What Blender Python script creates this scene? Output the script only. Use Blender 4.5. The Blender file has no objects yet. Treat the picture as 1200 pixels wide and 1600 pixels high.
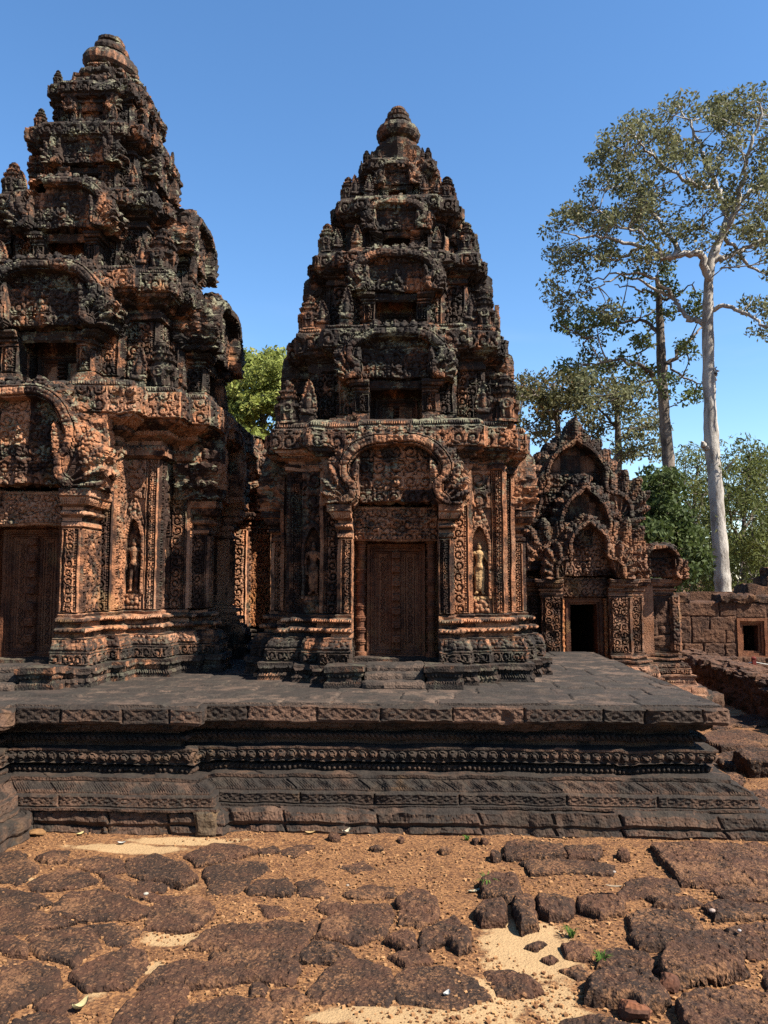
import bpy, math, random
import numpy as np

# ------------------------------------------------------------------ camera, sky, sun, exposure
S = bpy.context.scene
COL = S.collection
R = math.radians
YAW, PITCH, FPX = R(2.5), math.atan(105 / 1232.0), 1232.0
CAM = np.array([0.0, 0.0, 2.0])
cam_d = bpy.data.cameras.new('camera')
cam = bpy.data.objects.new('camera', cam_d)
COL.objects.link(cam)
cam.location = CAM
cam.rotation_euler = (R(90) + PITCH, 0, YAW)
cam_d.sensor_fit = 'VERTICAL'
cam_d.sensor_height = 24.0
cam_d.lens = 24.0 * FPX / 1600.0
cam_d.clip_start, cam_d.clip_end = 0.05, 3000
S.camera = cam
SUN_AZ, SUN_EL = 65.0, 49.0        # to the right of the facade normal, height
w = bpy.data.worlds.new('World')
S.world = w
w.use_nodes = True
nt = w.node_tree
bg = nt.nodes['Background']
sky = nt.nodes.new('ShaderNodeTexSky')
sky.sky_type = 'NISHITA'
sky.sun_disc = False
sky.sun_elevation = R(SUN_EL)
sky.sun_rotation = R(180 - SUN_AZ)
sky.air_density, sky.dust_density, sky.ozone_density = 1.0, 0.2, 2.6
hs = nt.nodes.new('ShaderNodeHueSaturation')
hs.inputs['Saturation'].default_value = 1.18
nt.links.new(sky.outputs[0], hs.inputs['Color'])
tc = nt.nodes.new('ShaderNodeTexCoord'); mpw = nt.nodes.new('ShaderNodeMapping'); mpw.inputs['Scale'].default_value = (2.2, 2.2, 11.0)
nt.links.new(tc.outputs['Generated'], mpw.inputs[0])
nzw = nt.nodes.new('ShaderNodeTexNoise'); nzw.inputs['Scale'].default_value = 1.6; nzw.inputs['Detail'].default_value = 7; nt.links.new(mpw.outputs[0], nzw.inputs['Vector'])
mrw = nt.nodes.new('ShaderNodeMapRange'); mrw.interpolation_type = 'SMOOTHSTEP'
for k_, q_ in zip(('From Min', 'From Max', 'To Min', 'To Max'), (.50, .78, 0, .40)): mrw.inputs[k_].default_value = q_
nt.links.new(nzw.outputs['Fac'], mrw.inputs['Value'])
sxw = nt.nodes.new('ShaderNodeSeparateXYZ'); nt.links.new(tc.outputs['Generated'], sxw.inputs[0])
mew = nt.nodes.new('ShaderNodeMapRange'); mew.interpolation_type = 'SMOOTHSTEP'
for k_, q_ in zip(('From Min', 'From Max', 'To Min', 'To Max'), (.12, .36, 1, 0)): mew.inputs[k_].default_value = q_
nt.links.new(sxw.outputs[2], mew.inputs['Value'])
mlw = nt.nodes.new('ShaderNodeMath'); mlw.operation = 'MULTIPLY'; nt.links.new(mrw.outputs[0], mlw.inputs[0]); nt.links.new(mew.outputs[0], mlw.inputs[1])
mxw = nt.nodes.new('ShaderNodeMix'); mxw.data_type = 'RGBA'; nt.links.new(mlw.outputs[0], mxw.inputs[0]); nt.links.new(hs.outputs[0], mxw.inputs[6]); mxw.inputs[7].default_value = (4.2, 4.4, 4.6, 1)
nt.links.new(mxw.outputs[2], bg.inputs[0])
bg.inputs[1].default_value = 0.07
sl = bpy.data.lights.new('sun', 'SUN')
sl.energy = 5.0
sl.angle = R(0.5)
sl.color = (1.0, 0.93, 0.82)
sun = bpy.data.objects.new('sun', sl)
COL.objects.link(sun)
sun.location = (20, -20, 40)
sun.rotation_euler = (R(90 - SUN_EL), 0, R(SUN_AZ))
S.view_settings.view_transform = 'Standard'
S.view_settings.look = 'None'
S.view_settings.exposure = 1.78
S.view_settings.gamma = 1.0
S.view_settings.use_curve_mapping = False
S.render.engine = 'CYCLES'
S.cycles.max_bounces = 5
S.cycles.diffuse_bounces = 2
S.cycles.use_denoising = False

_fw = np.array([-math.sin(YAW) * math.cos(PITCH), math.cos(YAW) * math.cos(PITCH), math.sin(PITCH)])
_rt = np.array([math.cos(YAW), math.sin(YAW), 0])
_up = np.cross(_rt, _fw)
def _ray(x, y): return _fw + _rt * (x - 600) / FPX - _up * (y - 800) / FPX
def atz(x, y, z):
    d = _ray(x, y); return CAM + d * ((z - CAM[2]) / d[2])
def aty(x, y, Y):
    d = _ray(x, y); return CAM + d * ((Y - CAM[1]) / d[1])

# ------------------------------------------------------------------ noise
def _h(ix, iy, iz, seed):
    n = (ix.astype(np.int64) * 374761393 + iy.astype(np.int64) * 668265263 + iz.astype(np.int64) * 2147483647 + seed * 974634777) & 0xffffffff
    n = ((n ^ (n >> 13)) * 1274126177) & 0xffffffff
    n = ((n ^ (n >> 16)) * 668265263) & 0xffffffff
    return ((n >> 8) & 0xffff) / 65535.0
def vnoise(p, seed=0):
    p = np.asarray(p, float); f = np.floor(p); i = f.astype(np.int64); t = p - f; t = t * t * (3 - 2 * t)
    x, y, z = i[:, 0], i[:, 1], i[:, 2]; r = 0
    for dx in (0, 1):
        wx = t[:, 0] if dx else 1 - t[:, 0]
        for dy in (0, 1):
            wy = wx * (t[:, 1] if dy else 1 - t[:, 1])
            for dz in (0, 1):
                r = r + wy * (t[:, 2] if dz else 1 - t[:, 2]) * _h(x + dx, y + dy, z + dz, seed)
    return r
def n2(u, v, s, seed=0):
    sh = np.shape(u); u = np.ravel(u) / s; v = np.ravel(v) / s
    fx, fy = np.floor(u), np.floor(v); tx, ty = u - fx, v - fy
    tx = tx * tx * (3 - 2 * tx); ty = ty * ty * (3 - 2 * ty); z = np.zeros_like(fx)
    a = _h(fx, fy, z, seed); b = _h(fx + 1, fy, z, seed); c = _h(fx, fy + 1, z, seed); d = _h(fx + 1, fy + 1, z, seed)
    return ((a * (1 - tx) + b * tx) * (1 - ty) + (c * (1 - tx) + d * tx) * ty).reshape(sh)
def fbm(u, v, s, seed=0): return .55 * n2(u, v, s, seed) + .3 * n2(u, v, s * .47, seed + 7) + .15 * n2(u, v, s * .21, seed + 13)
def worley(u, v, s, seed=0):
    u = u / s; v = v / s; fx, fy = np.floor(u), np.floor(v); best = np.full(np.shape(u), 9.0); z = np.zeros_like(fx)
    for dx in (-1, 0, 1):
        for dy in (-1, 0, 1):
            cx, cy = fx + dx, fy + dy
            px = cx + .15 + .7 * _h(cx, cy, z, seed); py = cy + .15 + .7 * _h(cx, cy, z, seed + 5)
            best = np.minimum(best, (u - px) ** 2 + (v - py) ** 2)
    return np.sqrt(best)
def sst(a, b, x):
    t = np.clip((x - a) / (b - a), 0, 1); return t * t * (3 - 2 * t)

# ------------------------------------------------------------------ carved patterns: fn(u, v, w, h, seed) -> metres
def bub(u, v, s, seed): return np.sqrt(np.clip(1 - (worley(u, v, s, seed) * 1.55) ** 2, 0, 1))
def vine(u, v, c, seed):
    i, j = np.floor(u / c), np.floor(v / c); x = (u / c - i) * 2 - 1; y = (v / c - j) * 2 - 1
    par = np.where((i + j) % 2 == 0, 1.0, -1.0)
    r = np.hypot(x, y); th = np.arctan2(y, x * par)
    arm = .5 + .5 * np.cos(2 * np.pi * r * 1.6 - th)
    fr = .5 + .5 * np.cos(th * 7 + r * 9)
    g = np.where(r < .25, 1.0, np.where(r < 1.0, arm ** .7 * (.72 + .28 * fr), .2))
    lf = bub(u, v, c * .24, seed)
    q = np.clip(.62 * g * sst(1.12, .95, r) + .62 * lf * sst(.8, 1.0, r) + .25 * lf, 0, 1)
    return .85 * sst(.20, .58, q) + .15 * q
def p_scroll(u, v, w, h, seed, a=.032):
    return a * vine(u - w / 2 + .5 * min(w, .16), v, max(.07, min(w, h, .17)), seed)
def p_foli(u, v, w, h, seed, a=.036): return a * (.65 * bub(u, v, .044, seed) + .35 * n2(u, v, .10, seed + 3))
def p_panel(u, v, w, h, seed, a=.046):
    """framed vertical panel: fillet, bead string, then a chain of scrolls"""
    d = np.minimum(u, w - u); dv = np.minimum(v, h - v)
    iw = w - .10
    if w < .12:
        c = .055; k = bub(u, v, c, seed)
        x = np.abs(u - w / 2) / (w / 2); y = (v / .075) % 1.0
        return a * np.where(d < .011, .7, .85 * sst(.15, .5, 1 - np.hypot(x, (y - .5) * 2) * .8) + .25 * k)
    cc = max(.06, iw / max(1, math.ceil(iw / .17))); core = vine(u - w / 2 + .5 * iw, v, cc, seed)
    bead = np.sqrt(np.clip(1 - ((d - .038) / .011) ** 2 - ((v / .026 % 1 - .5) * 2.1) ** 2, 0, 1))
    r = np.where(d < .015, .75, np.where(d < .026, .0, np.where(d < .050, .7 * bead, core)))
    return a * np.where(dv < .02, .8, r)
def p_leaf(u, v, w, h, seed, a=.022, per=.075, flip=False):
    n = max(1, round(w / per)); x = ((u / w * n) % 1 - .5) * 2; y = v / h
    if flip: y = 1 - y
    env = sst(1.05, .75, np.hypot(x, np.clip(y - .25, 0, 1) * 1.15))
    return a * env * (.55 + .45 * np.cos(x * 9) * (1 - y * .3)) + a * .25 * bub(u, v, .022, seed)
def p_dia(u, v, w, h, seed, a=.0085):
    n = max(1, round(w / (h * 1.45))); x = np.abs(((u / w * n) % 1) - .5) * 2; y = np.abs(v / h - .5) * 2
    d = x + y
    r = .5 + .5 * np.cos(d * 2 * np.pi)
    return a * np.where(np.minimum(v, h - v) < .014, 1.0, np.where(d < .3, 1.0, r))
def p_lf2(u, v, w, h, seed): return p_leaf(u, v, w, h, seed, .011, .06)
def p_dent(u, v, w, h, seed, a=.012, per=.03):
    x = (u / per) % 1; return a * sst(.12, .3, x) * sst(.98, .8, x)
def p_rough(u, v, w, h, seed, a=.014): return a * fbm(u, v, .09, seed) + a * .5 * bub(u, v, .03, seed)
def p_bead(per, a):
    def f(u, v, w, h, seed):
        n = max(1, round(w / per)); x = ((u / w * n) % 1 - .5) * 2; y = (v / h - .5) * 2
        return a * np.sqrt(np.clip(1 - x * x * 1.3 - y * y, 0, 1))
    return f
def p_lotus(per, a):
    def f(u, v, w, h, seed):
        n = max(1, round(w / per)); x = ((u / w * n) % 1 - .5) * 2; y = (v / h - .5) * 2; r = np.hypot(x, y)
        return a * np.where(r < .5, np.sqrt(np.clip(1 - (r / .5) ** 2, 0, 1)) * .6 + .5, np.where(r < .95, .35 + .35 * np.cos((r - .72) * 14), .0))
    return f

# ------------------------------------------------------------------ mesh builder
GD = .014
class MB:
    def __init__(s): s.v = []; s.f = []; s.t = []; s.n = 0
    def add(s, V, Q, T=None):
        V = np.asarray(V, float).reshape(-1, 3); Q = np.asarray(Q, np.int64).reshape(-1, 4)
        s.v.append(V); s.f.append(Q + s.n); s.n += len(V)
        s.t.append(np.full(len(V), .5) if T is None else np.broadcast_to(T, (len(V),)).astype(float))
    def patch(s, A, B, C, D, nu, nv, fn=None, seed=0, blk=(0, 0), taper=True, gd=None, boff=.008):
        gd = GD if gd is None else gd
        A, B, C, D = (np.asarray(p, float) for p in (A, B, C, D))
        wl = max(np.linalg.norm(B - A), np.linalg.norm(C - D)); hl = max(np.linalg.norm(D - A), np.linalg.norm(C - B))
        if wl < 1e-4 or hl < 1e-4: return
        nu, nv = max(1, nu), max(1, nv)
        a, b = np.meshgrid(np.linspace(0, 1, nu + 1), np.linspace(0, 1, nv + 1))
        P = (A * ((1 - a) * (1 - b))[..., None] + B * (a * (1 - b))[..., None] + C * (a * b)[..., None] + D * ((1 - a) * b)[..., None])
        N = np.cross((B - A) + (C - D), (D - A) + (C - B)); N /= max(np.linalg.norm(N), 1e-9)
        T = np.full(a.shape, random.Random(seed).random()); u, v = a * wl, b * hl
        H = np.zeros_like(a)
        if fn is not None: H = fn(u, v, wl, hl, seed)
        if blk[0] and nu > 3:
            rr = np.random.RandomState(seed & 0x7fffffff)
            nc = max(1, int(round(hl / blk[1]))) if blk[1] else 1
            ci = np.clip((b * nc).astype(int), 0, nc - 1); g = np.zeros_like(a)
            for c in range(nc):
                x, cuts = rr.uniform(.3, 1) * blk[0], []
                while x < wl - .4 * blk[0]: cuts.append(x); x += blk[0] * rr.uniform(.7, 1.4)
                m = ci == c; idx = np.searchsorted(cuts, u[m]) if cuts else np.zeros(m.sum(), int)
                T[m] = rr.rand(len(cuts) + 1)[idx]; H[m] += (rr.rand(len(cuts) + 1)[idx] - .5) * boff
                for q in cuts: g[m] = np.maximum(g[m], np.exp(-((u[m] - q) / .008) ** 2))
            if nc > 1:
                e = np.abs(b * nc - np.round(b * nc)) * hl / nc; e = np.where((b * nc < .5) | (b * nc > nc - .5), 9, e)
                g = np.maximum(g, np.exp(-(e / .008) ** 2))
            H = H - gd * g
        if taper and nu > 2 and nv > 2:
            H[0, :] = 0; H[-1, :] = 0; H[:, 0] = 0; H[:, -1] = 0
        elif taper: H[:] = 0
        P = P + H[..., None] * N
        i = np.arange((nu + 1) * (nv + 1)).reshape(nv + 1, nu + 1)
        s.add(P, np.stack([i[:-1, :-1], i[:-1, 1:], i[1:, 1:], i[1:, :-1]], -1).reshape(-1, 4), T.ravel())
    def relief(s, o, U, V, N, ur, vr, res, fn, back=0.0, closed=False, seed=0, tint=None):
        """height field fn(u, v) -> (height, mask); outside the mask it drops to -back"""
        u, v = np.meshgrid(np.arange(ur[0], ur[1] + res, res), np.arange(vr[0], vr[1] + res, res))
        h, m = fn(u, v); m[0, :] = False; m[-1, :] = False; m[:, 0] = False; m[:, -1] = False
        q = m[:-1, :-1] & m[:-1, 1:] & m[1:, 1:] & m[1:, :-1]
        H = h; i = np.arange(u.size).reshape(u.shape)
        Q = np.stack([i[:-1, :-1], i[:-1, 1:], i[1:, 1:], i[1:, :-1]], -1)[q]
        if not len(Q): return
        o, U, V, N = (np.asarray(p, float) for p in (o, U, V, N))
        P = o + u[..., None] * U + v[..., None] * V
        T = np.full(u.shape, .5) if tint is None else tint(u, v)
        def put(PP, QQ):
            k, inv = np.unique(QQ, return_inverse=True); s.add(PP.reshape(-1, 3)[k], inv.reshape(-1, 4), T.ravel()[k])
        F = P + H[..., None] * N; B = P - back * N
        put(F, Q)
        if closed: put(B, Q[:, ::-1])
        # side walls along the outline, roughly carved when they are deep
        E = np.concatenate([Q[:, [0, 1]], Q[:, [1, 2]], Q[:, [2, 3]], Q[:, [3, 0]]]); key = E[:, 0] * u.size + E[:, 1]; rev = E[:, 1] * u.size + E[:, 0]
        E = E[~np.isin(key, rev)]; n = max(1, int((back + float(np.mean(h[m]))) / max(.022, res * 1.6)))
        ks, inv = np.unique(E, return_inverse=True); inv = inv.reshape(-1, 2); a, b = F.reshape(-1, 3)[ks], B.reshape(-1, 3)[ks]; rows = []
        for t in np.linspace(0, 1, n + 1):
            p = a + (b - a) * t
            if n > 4 and 0 < t: p = p + (U * (vnoise(p * 21, 51) - .5)[:, None] + V * (vnoise(p * 21, 52) - .5)[:, None]) * .075 * min(1, t * 4)
            rows.append(p)
        m_ = len(ks); base = np.arange((n + 1) * m_).reshape(n + 1, m_); tt = np.tile(T.ravel()[ks], n + 1)
        s.add(np.concatenate(rows), np.concatenate([np.stack([base[r][inv[:, 0]], base[r + 1][inv[:, 0]], base[r + 1][inv[:, 1]], base[r][inv[:, 1]]], -1) for r in range(n)]), tt)
    def box(s, x0, x1, y0, y1, z0, z1, res=.08, fn=None, seed=0, blk=(0, 0), faces='flrbtu'):
        c = lambda x, y, z: (x, y, z)
        nx, ny, nz = (max(1, round(abs(d) / res)) for d in (x1 - x0, y1 - y0, z1 - z0))
        if 'f' in faces: s.patch(c(x0, y0, z0), c(x1, y0, z0), c(x1, y0, z1), c(x0, y0, z1), nx, nz, fn, seed, blk)
        if 'r' in faces: s.patch(c(x1, y0, z0), c(x1, y1, z0), c(x1, y1, z1), c(x1, y0, z1), ny, nz, fn, seed + 1, blk)
        if 'b' in faces: s.patch(c(x1, y1, z0), c(x0, y1, z0), c(x0, y1, z1), c(x1, y1, z1), nx, nz, None, seed + 2)
        if 'l' in faces: s.patch(c(x0, y1, z0), c(x0, y0, z0), c(x0, y0, z1), c(x0, y1, z1), ny, nz, fn, seed + 3, blk)
        if 't' in faces: s.patch(c(x0, y0, z1), c(x1, y0, z1), c(x1, y1, z1), c(x0, y1, z1), nx, ny, fn, seed + 4)
        if 'u' in faces: s.patch(c(x0, y1, z0), c(x1, y1, z0), c(x1, y0, z0), c(x0, y0, z0), nx, ny, None, seed + 5)
    def tube(s, pts, rad, n=8, T=.5):
        pts = np.asarray(pts, float); m = len(pts); tg = np.gradient(pts, axis=0); tg /= np.linalg.norm(tg, axis=1)[:, None] + 1e-9
        ref = np.array([.31, .17, .93]) if abs(tg[0][2]) < .8 else np.array([.93, .3, .1])
        a = np.cross(tg, ref); a /= np.linalg.norm(a, axis=1)[:, None] + 1e-9; b = np.cross(tg, a)
        th = np.linspace(0, 2 * np.pi, n, endpoint=False); rad = np.broadcast_to(rad, (m,))
        P = pts[:, None] + rad[:, None, None] * (np.cos(th)[None, :, None] * a[:, None] + np.sin(th)[None, :, None] * b[:, None])
        i = np.arange(m * n).reshape(m, n); j = np.roll(i, -1, 1)
        s.add(P, np.stack([i[:-1], j[:-1], j[1:], i[1:]], -1).reshape(-1, 4), T)
    def lathe(s, o, prof, n=24, fac=None, T=.5):
        """prof [(r, z)]; fac(theta, z) scales the radius"""
        o = np.asarray(o, float); th = np.linspace(0, 2 * np.pi, n, endpoint=False); pr = np.asarray(prof, float)
        rr = pr[:, 0][:, None] * np.ones(n)
        if fac is not None: rr = rr * fac(th[None, :], pr[:, 1][:, None])
        P = o + np.stack([rr * np.cos(th), rr * np.sin(th), pr[:, 1][:, None] * np.ones(n)], -1)
        i = np.arange(len(pr) * n).reshape(len(pr), n); j = np.roll(i, -1, 1)
        s.add(P, np.stack([i[:-1], j[:-1], j[1:], i[1:]], -1).reshape(-1, 4), T)
    def build(s, name, mat, parent=None, rough=(.012, .006), smooth=False, erode=None, origin=None):
        V = np.concatenate(s.v); F = np.concatenate(s.f); T = np.concatenate(s.t)
        if rough:
            for a, sc, sd in ((rough[0], 5.0, 1), (rough[1], 19.0, 4)):
                if a: V = V + a * 2 * (np.stack([vnoise(V * sc, sd), vnoise(V * sc, sd + 1), vnoise(V * sc, sd + 2)], 1) - .5)
        if erode:
            cx, cy, amt = erode
            k = sst(.60, .74, .65 * vnoise(V * 2.6, 31) + .35 * vnoise(V * 7.0, 32)) * amt
            d = np.stack([cx - V[:, 0], cy - V[:, 1], np.zeros(len(V))], 1); d /= np.linalg.norm(d, axis=1)[:, None] + 1e-6
            V = V + d * k[:, None]; V[:, 2] -= k * .5
        o0 = np.zeros(3) if origin is None else np.asarray(origin, float)
        if parent is not None:
            r = parent
            while r.parent: r = r.parent
            o0 = np.array(r.location)
        me = bpy.data.meshes.new(name)
        me.vertices.add(len(V)); me.vertices.foreach_set('co', (V - o0).astype(np.float32).ravel())
        me.loops.add(F.size); me.loops.foreach_set('vertex_index', F.astype(np.int32).ravel())
        me.polygons.add(len(F)); me.polygons.foreach_set('loop_start', np.arange(0, F.size, 4, dtype=np.int32))
        me.polygons.foreach_set('loop_total', np.full(len(F), 4, np.int32))
        me.polygons.foreach_set('use_smooth', np.full(len(F), bool(smooth)))
        at = me.attributes.new('tint', 'FLOAT', 'POINT'); at.data.foreach_set('value', T.astype(np.float32))
        me.update(calc_edges=True); me.validate()
        me.materials.append(mat)
        ob = bpy.data.objects.new(name, me); COL.objects.link(ob)
        if parent is not None: ob.parent = parent
        else: ob.location = o0
        return ob

def tag(o, label=None, cat=None, group=None, kind=None):
    for k, x in (('label', label), ('category', cat), ('group', group), ('kind', kind)):
        if x: o[k] = x
    return o
def thing(name, label, cat, loc, group=None):
    e = bpy.data.objects.new(name, None); COL.objects.link(e); e.location = loc; e.empty_display_size = .2
    return tag(e, label, cat, group)

# ------------------------------------------------------------------ materials
def mat_new(name):
    m = bpy.data.materials.new(name); m.use_nodes = True; n = m.node_tree; b = n.nodes['Principled BSDF']
    b.inputs['Roughness'].default_value = .9; b.inputs['Specular IOR Level'].default_value = .2
    return m, n, b
def _noise(n, vec, scale, detail=4, rough=.6):
    t = n.nodes.new('ShaderNodeTexNoise'); t.inputs['Scale'].default_value = scale; t.inputs['Detail'].default_value = detail
    t.inputs['Roughness'].default_value = rough; n.links.new(vec, t.inputs['Vector']); return t.outputs['Fac']
def _ramp(n, x, a, b, lo=0, hi=1):
    t = n.nodes.new('ShaderNodeMapRange'); t.interpolation_type = 'SMOOTHSTEP'
    for k, q in zip(('From Min', 'From Max', 'To Min', 'To Max'), (a, b, lo, hi)): t.inputs[k].default_value = q
    n.links.new(x, t.inputs['Value']); return t.outputs[0]
def _math(n, op, a, b):
    t = n.nodes.new('ShaderNodeMath'); t.operation = op
    for i, q in enumerate((a, b)):
        if isinstance(q, (int, float)): t.inputs[i].default_value = q
        else: n.links.new(q, t.inputs[i])
    return t.outputs[0]
def _mix(n, f, a, b):
    t = n.nodes.new('ShaderNodeMix'); t.data_type = 'RGBA'
    for s_, q in ((t.inputs[0], f), (t.inputs[6], a), (t.inputs[7], b)):
        if isinstance(q, tuple): s_.default_value = (*q, 1)
        elif isinstance(q, (int, float)): s_.default_value = q
        else: n.links.new(q, s_)
    return t.outputs[2]
def _attr(n):
    t = n.nodes.new('ShaderNodeAttribute'); t.attribute_name = 'tint'; return t.outputs['Fac']
def _bump(n, b, hs, dist=.01):
    prev = None
    for h, st in hs:
        t = n.nodes.new('ShaderNodeBump'); t.inputs['Strength'].default_value = st; t.inputs['Distance'].default_value = dist
        n.links.new(h, t.inputs['Height'])
        if prev: n.links.new(prev, t.inputs['Normal'])
        prev = t.outputs[0]
    n.links.new(prev, b.inputs['Normal'])

def stone(name, red=(.33, .155, .085), dark=(.115, .055, .036), pink=(.46, .235, .14), ochre=(.42, .24, .09), crust=(.030, .024, .020),
          lich=(.27, .26, .17), crust_lo=.62, crust_hi=.45, z0=2.5, z1=5.0, lichen=.5, ochre_amt=.3, low=.0, bump=.45):
    m, n, b = mat_new(name); g = n.nodes.new('ShaderNodeNewGeometry'); pos = g.outputs['Position']
    sx = n.nodes.new('ShaderNodeSeparateXYZ'); n.links.new(pos, sx.inputs[0])
    sn = n.nodes.new('ShaderNodeSeparateXYZ'); n.links.new(g.outputs['Normal'], sn.inputs[0])
    ti = _attr(n)
    big, mid, fine = _noise(n, pos, 1.3, 5, .65), _noise(n, pos, 6.5, 6, .65), _noise(n, pos, 42, 4, .7)
    base = _mix(n, _ramp(n, _math(n, 'ADD', mid, _math(n, 'MULTIPLY', _math(n, 'SUBTRACT', ti, .5), .35)), .36, .64), dark, red)
    base = _mix(n, _ramp(n, _math(n, 'ADD', big, _math(n, 'MULTIPLY', ti, .22)), .58, .78, 0, .8), base, pink)
    och = _noise(n, pos, 2.7, 3, .5)
    base = _mix(n, _ramp(n, och, .60, .72, 0, ochre_amt), base, ochre)
    # black crust: more of it high up and on faces that look at the sky
    zz = _math(n, 'SUBTRACT', _ramp(n, sx.outputs[2], z0, z1, crust_lo, crust_hi), _ramp(n, sx.outputs[2], 1.18, 1.50, low, 0))
    mp = n.nodes.new('ShaderNodeMapping'); mp.inputs['Scale'].default_value = (3.4, 3.4, .8); n.links.new(pos, mp.inputs[0])
    cn = _math(n, 'ADD', _math(n, 'ADD', _math(n, 'MULTIPLY', _noise(n, pos, 2.6, 7, .72), .55), _math(n, 'MULTIPLY', _noise(n, mp.outputs[0], 1.6, 5, .7), .45)), _math(n, 'MULTIPLY', _ramp(n, sn.outputs[2], .1, .8), .10))
    cf = _ramp(n, _math(n, 'SUBTRACT', cn, zz), -.05, .07, 0, .95)
    base = _mix(n, cf, base, crust)
    ln = _math(n, 'ADD', _noise(n, pos, 4.3, 6, .75), _math(n, 'MULTIPLY', _ramp(n, sn.outputs[2], -.2, .7), .05))
    lf = _ramp(n, _math(n, 'ADD', ln, _math(n, 'MULTIPLY', _math(n, 'SUBTRACT', fine, .5), .25)), .55, .64, 0, 1)
    lf = _math(n, 'MULTIPLY', lf, _ramp(n, sx.outputs[2], 2.3, 3.2, .3 * lichen, lichen))
    base = _mix(n, lf, base, lich)
    hv = n.nodes.new('ShaderNodeHueSaturation'); n.links.new(base, hv.inputs['Color']); n.links.new(_ramp(n, fine, .25, .75, .72, 1.25), hv.inputs['Value'])
    n.links.new(hv.outputs[0], b.inputs['Base Color'])
    vo = n.nodes.new('ShaderNodeTexVoronoi'); vo.inputs['Scale'].default_value = 55; n.links.new(pos, vo.inputs['Vector'])
    _bump(n, b, ((fine, .6 * bump), (vo.outputs['Distance'], .8 * bump)), .014)
    return m
M_T2 = stone('sandstone_weathered', red=(.56, .235, .11), dark=(.050, .024, .016), pink=(.60, .31, .175), z0=2.7, z1=4.3, crust_lo=.56, crust_hi=.435, lichen=.75, low=.15)
M_T1 = stone('sandstone_red', red=(.62, .265, .125), dark=(.050, .024, .016), pink=(.62, .32, .19), z0=3.2, z1=4.7, crust_lo=.59, crust_hi=.44, lichen=.85, low=.14)
M_LIB = stone('sandstone_library', red=(.30, .13, .062), dark=(.060, .030, .020), crust_lo=.60, crust_hi=.48, z0=1.8, z1=3.6, lichen=.35)
M_PLAT = stone('sandstone_platform', red=(.105, .058, .036), dark=(.042, .027, .019), pink=(.17, .092, .058), ochre=(.18, .10, .045), crust=(.026, .020, .016), lich=(.15, .125, .08), crust_lo=.545, crust_hi=.545, z0=-5, z1=-4, lichen=.25, ochre_amt=.5)
M_PAVE = stone('sandstone_paving', red=(.120, .080, .058), dark=(.062, .044, .034), pink=(.165, .108, .076), ochre=(.15, .10, .06), crust=(.034, .027, .022), lich=(.15, .135, .10), crust_lo=.565, crust_hi=.565, z0=-5, z1=-4, lichen=.3, ochre_amt=.35)
M_CORN = stone('sandstone_yellowish', red=(.22, .13, .06), dark=(.11, .07, .04), crust_lo=.56, crust_hi=.56, lichen=.3)
M_DOOR = stone('sandstone_door', red=(.25, .090, .040), dark=(.10, .040, .023), pink=(.30, .13, .065), crust_lo=.66, crust_hi=.45, z0=2.7, z1=4.3, lichen=.1)  # colour lowered below the tower stone to deepen shade in the door recesses
M_FIG = stone('sandstone_pale_yellow', red=(.70, .44, .20), dark=(.40, .22, .10), pink=(.74, .50, .28), ochre=(.75, .50, .18), crust_lo=.74, crust_hi=.74, lichen=.1)
M_OCH = stone('sandstone_ochre', red=(.62, .24, .09), dark=(.36, .13, .05), pink=(.62, .30, .14), ochre=(.60, .28, .08), crust_lo=.72, crust_hi=.7, lichen=.05)

def laterite(name, a=(.105, .050, .030), d=(.030, .019, .014), hi=(.22, .105, .05), pit=26., scale=1., dust=None):
    m, n, b = mat_new(name); g = n.nodes.new('ShaderNodeNewGeometry'); pos = g.outputs['Position']; ti = _attr(n)
    mid, fine = _noise(n, pos, 5 * scale, 6, .7), _noise(n, pos, 48 * scale, 5, .75)
    vo = n.nodes.new('ShaderNodeTexVoronoi'); vo.inputs['Scale'].default_value = pit * scale; n.links.new(pos, vo.inputs['Vector'])
    v2 = n.nodes.new('ShaderNodeTexVoronoi'); v2.inputs['Scale'].default_value = pit * 2.6 * scale; n.links.new(pos, v2.inputs['Vector'])
    c = _mix(n, _ramp(n, _math(n, 'ADD', mid, _math(n, 'MULTIPLY', _math(n, 'SUBTRACT', ti, .5), .16)), .36, .68), d, a)
    c = _mix(n, _ramp(n, fine, .54, .70, 0, .9), c, hi)
    sc = n.nodes.new('ShaderNodeSeparateColor'); n.links.new(v2.outputs['Color'], sc.inputs[0])
    c = _mix(n, _ramp(n, sc.outputs[0], .90, 1.0, 0, .30), c, (.30, .16, .08))
    if dust:
        dn = _math(n, 'ADD', _noise(n, pos, 2.6, 6, .7), _math(n, 'MULTIPLY', _math(n, 'SUBTRACT', fine, .5), .9))
        c = _mix(n, _ramp(n, dn, .50, .68, 0, .62), c, dust)
    n.links.new(c, b.inputs['Base Color'])
    _bump(n, b, ((vo.outputs['Distance'], .8), (v2.outputs['Distance'], .6), (fine, .7)), .014)
    return m
M_LATB = laterite('laterite_block', a=(.105, .046, .025), d=(.036, .020, .013), hi=(.34, .17, .08), dust=(.34, .165, .075))
M_LATW = laterite('laterite_wall', a=(.155, .072, .038), d=(.075, .037, .023), hi=(.22, .11, .058), pit=14)
M_LATD = laterite('laterite_ruin', a=(.17, .08, .045), d=(.06, .033, .022), hi=(.30, .17, .10), pit=18)

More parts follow.
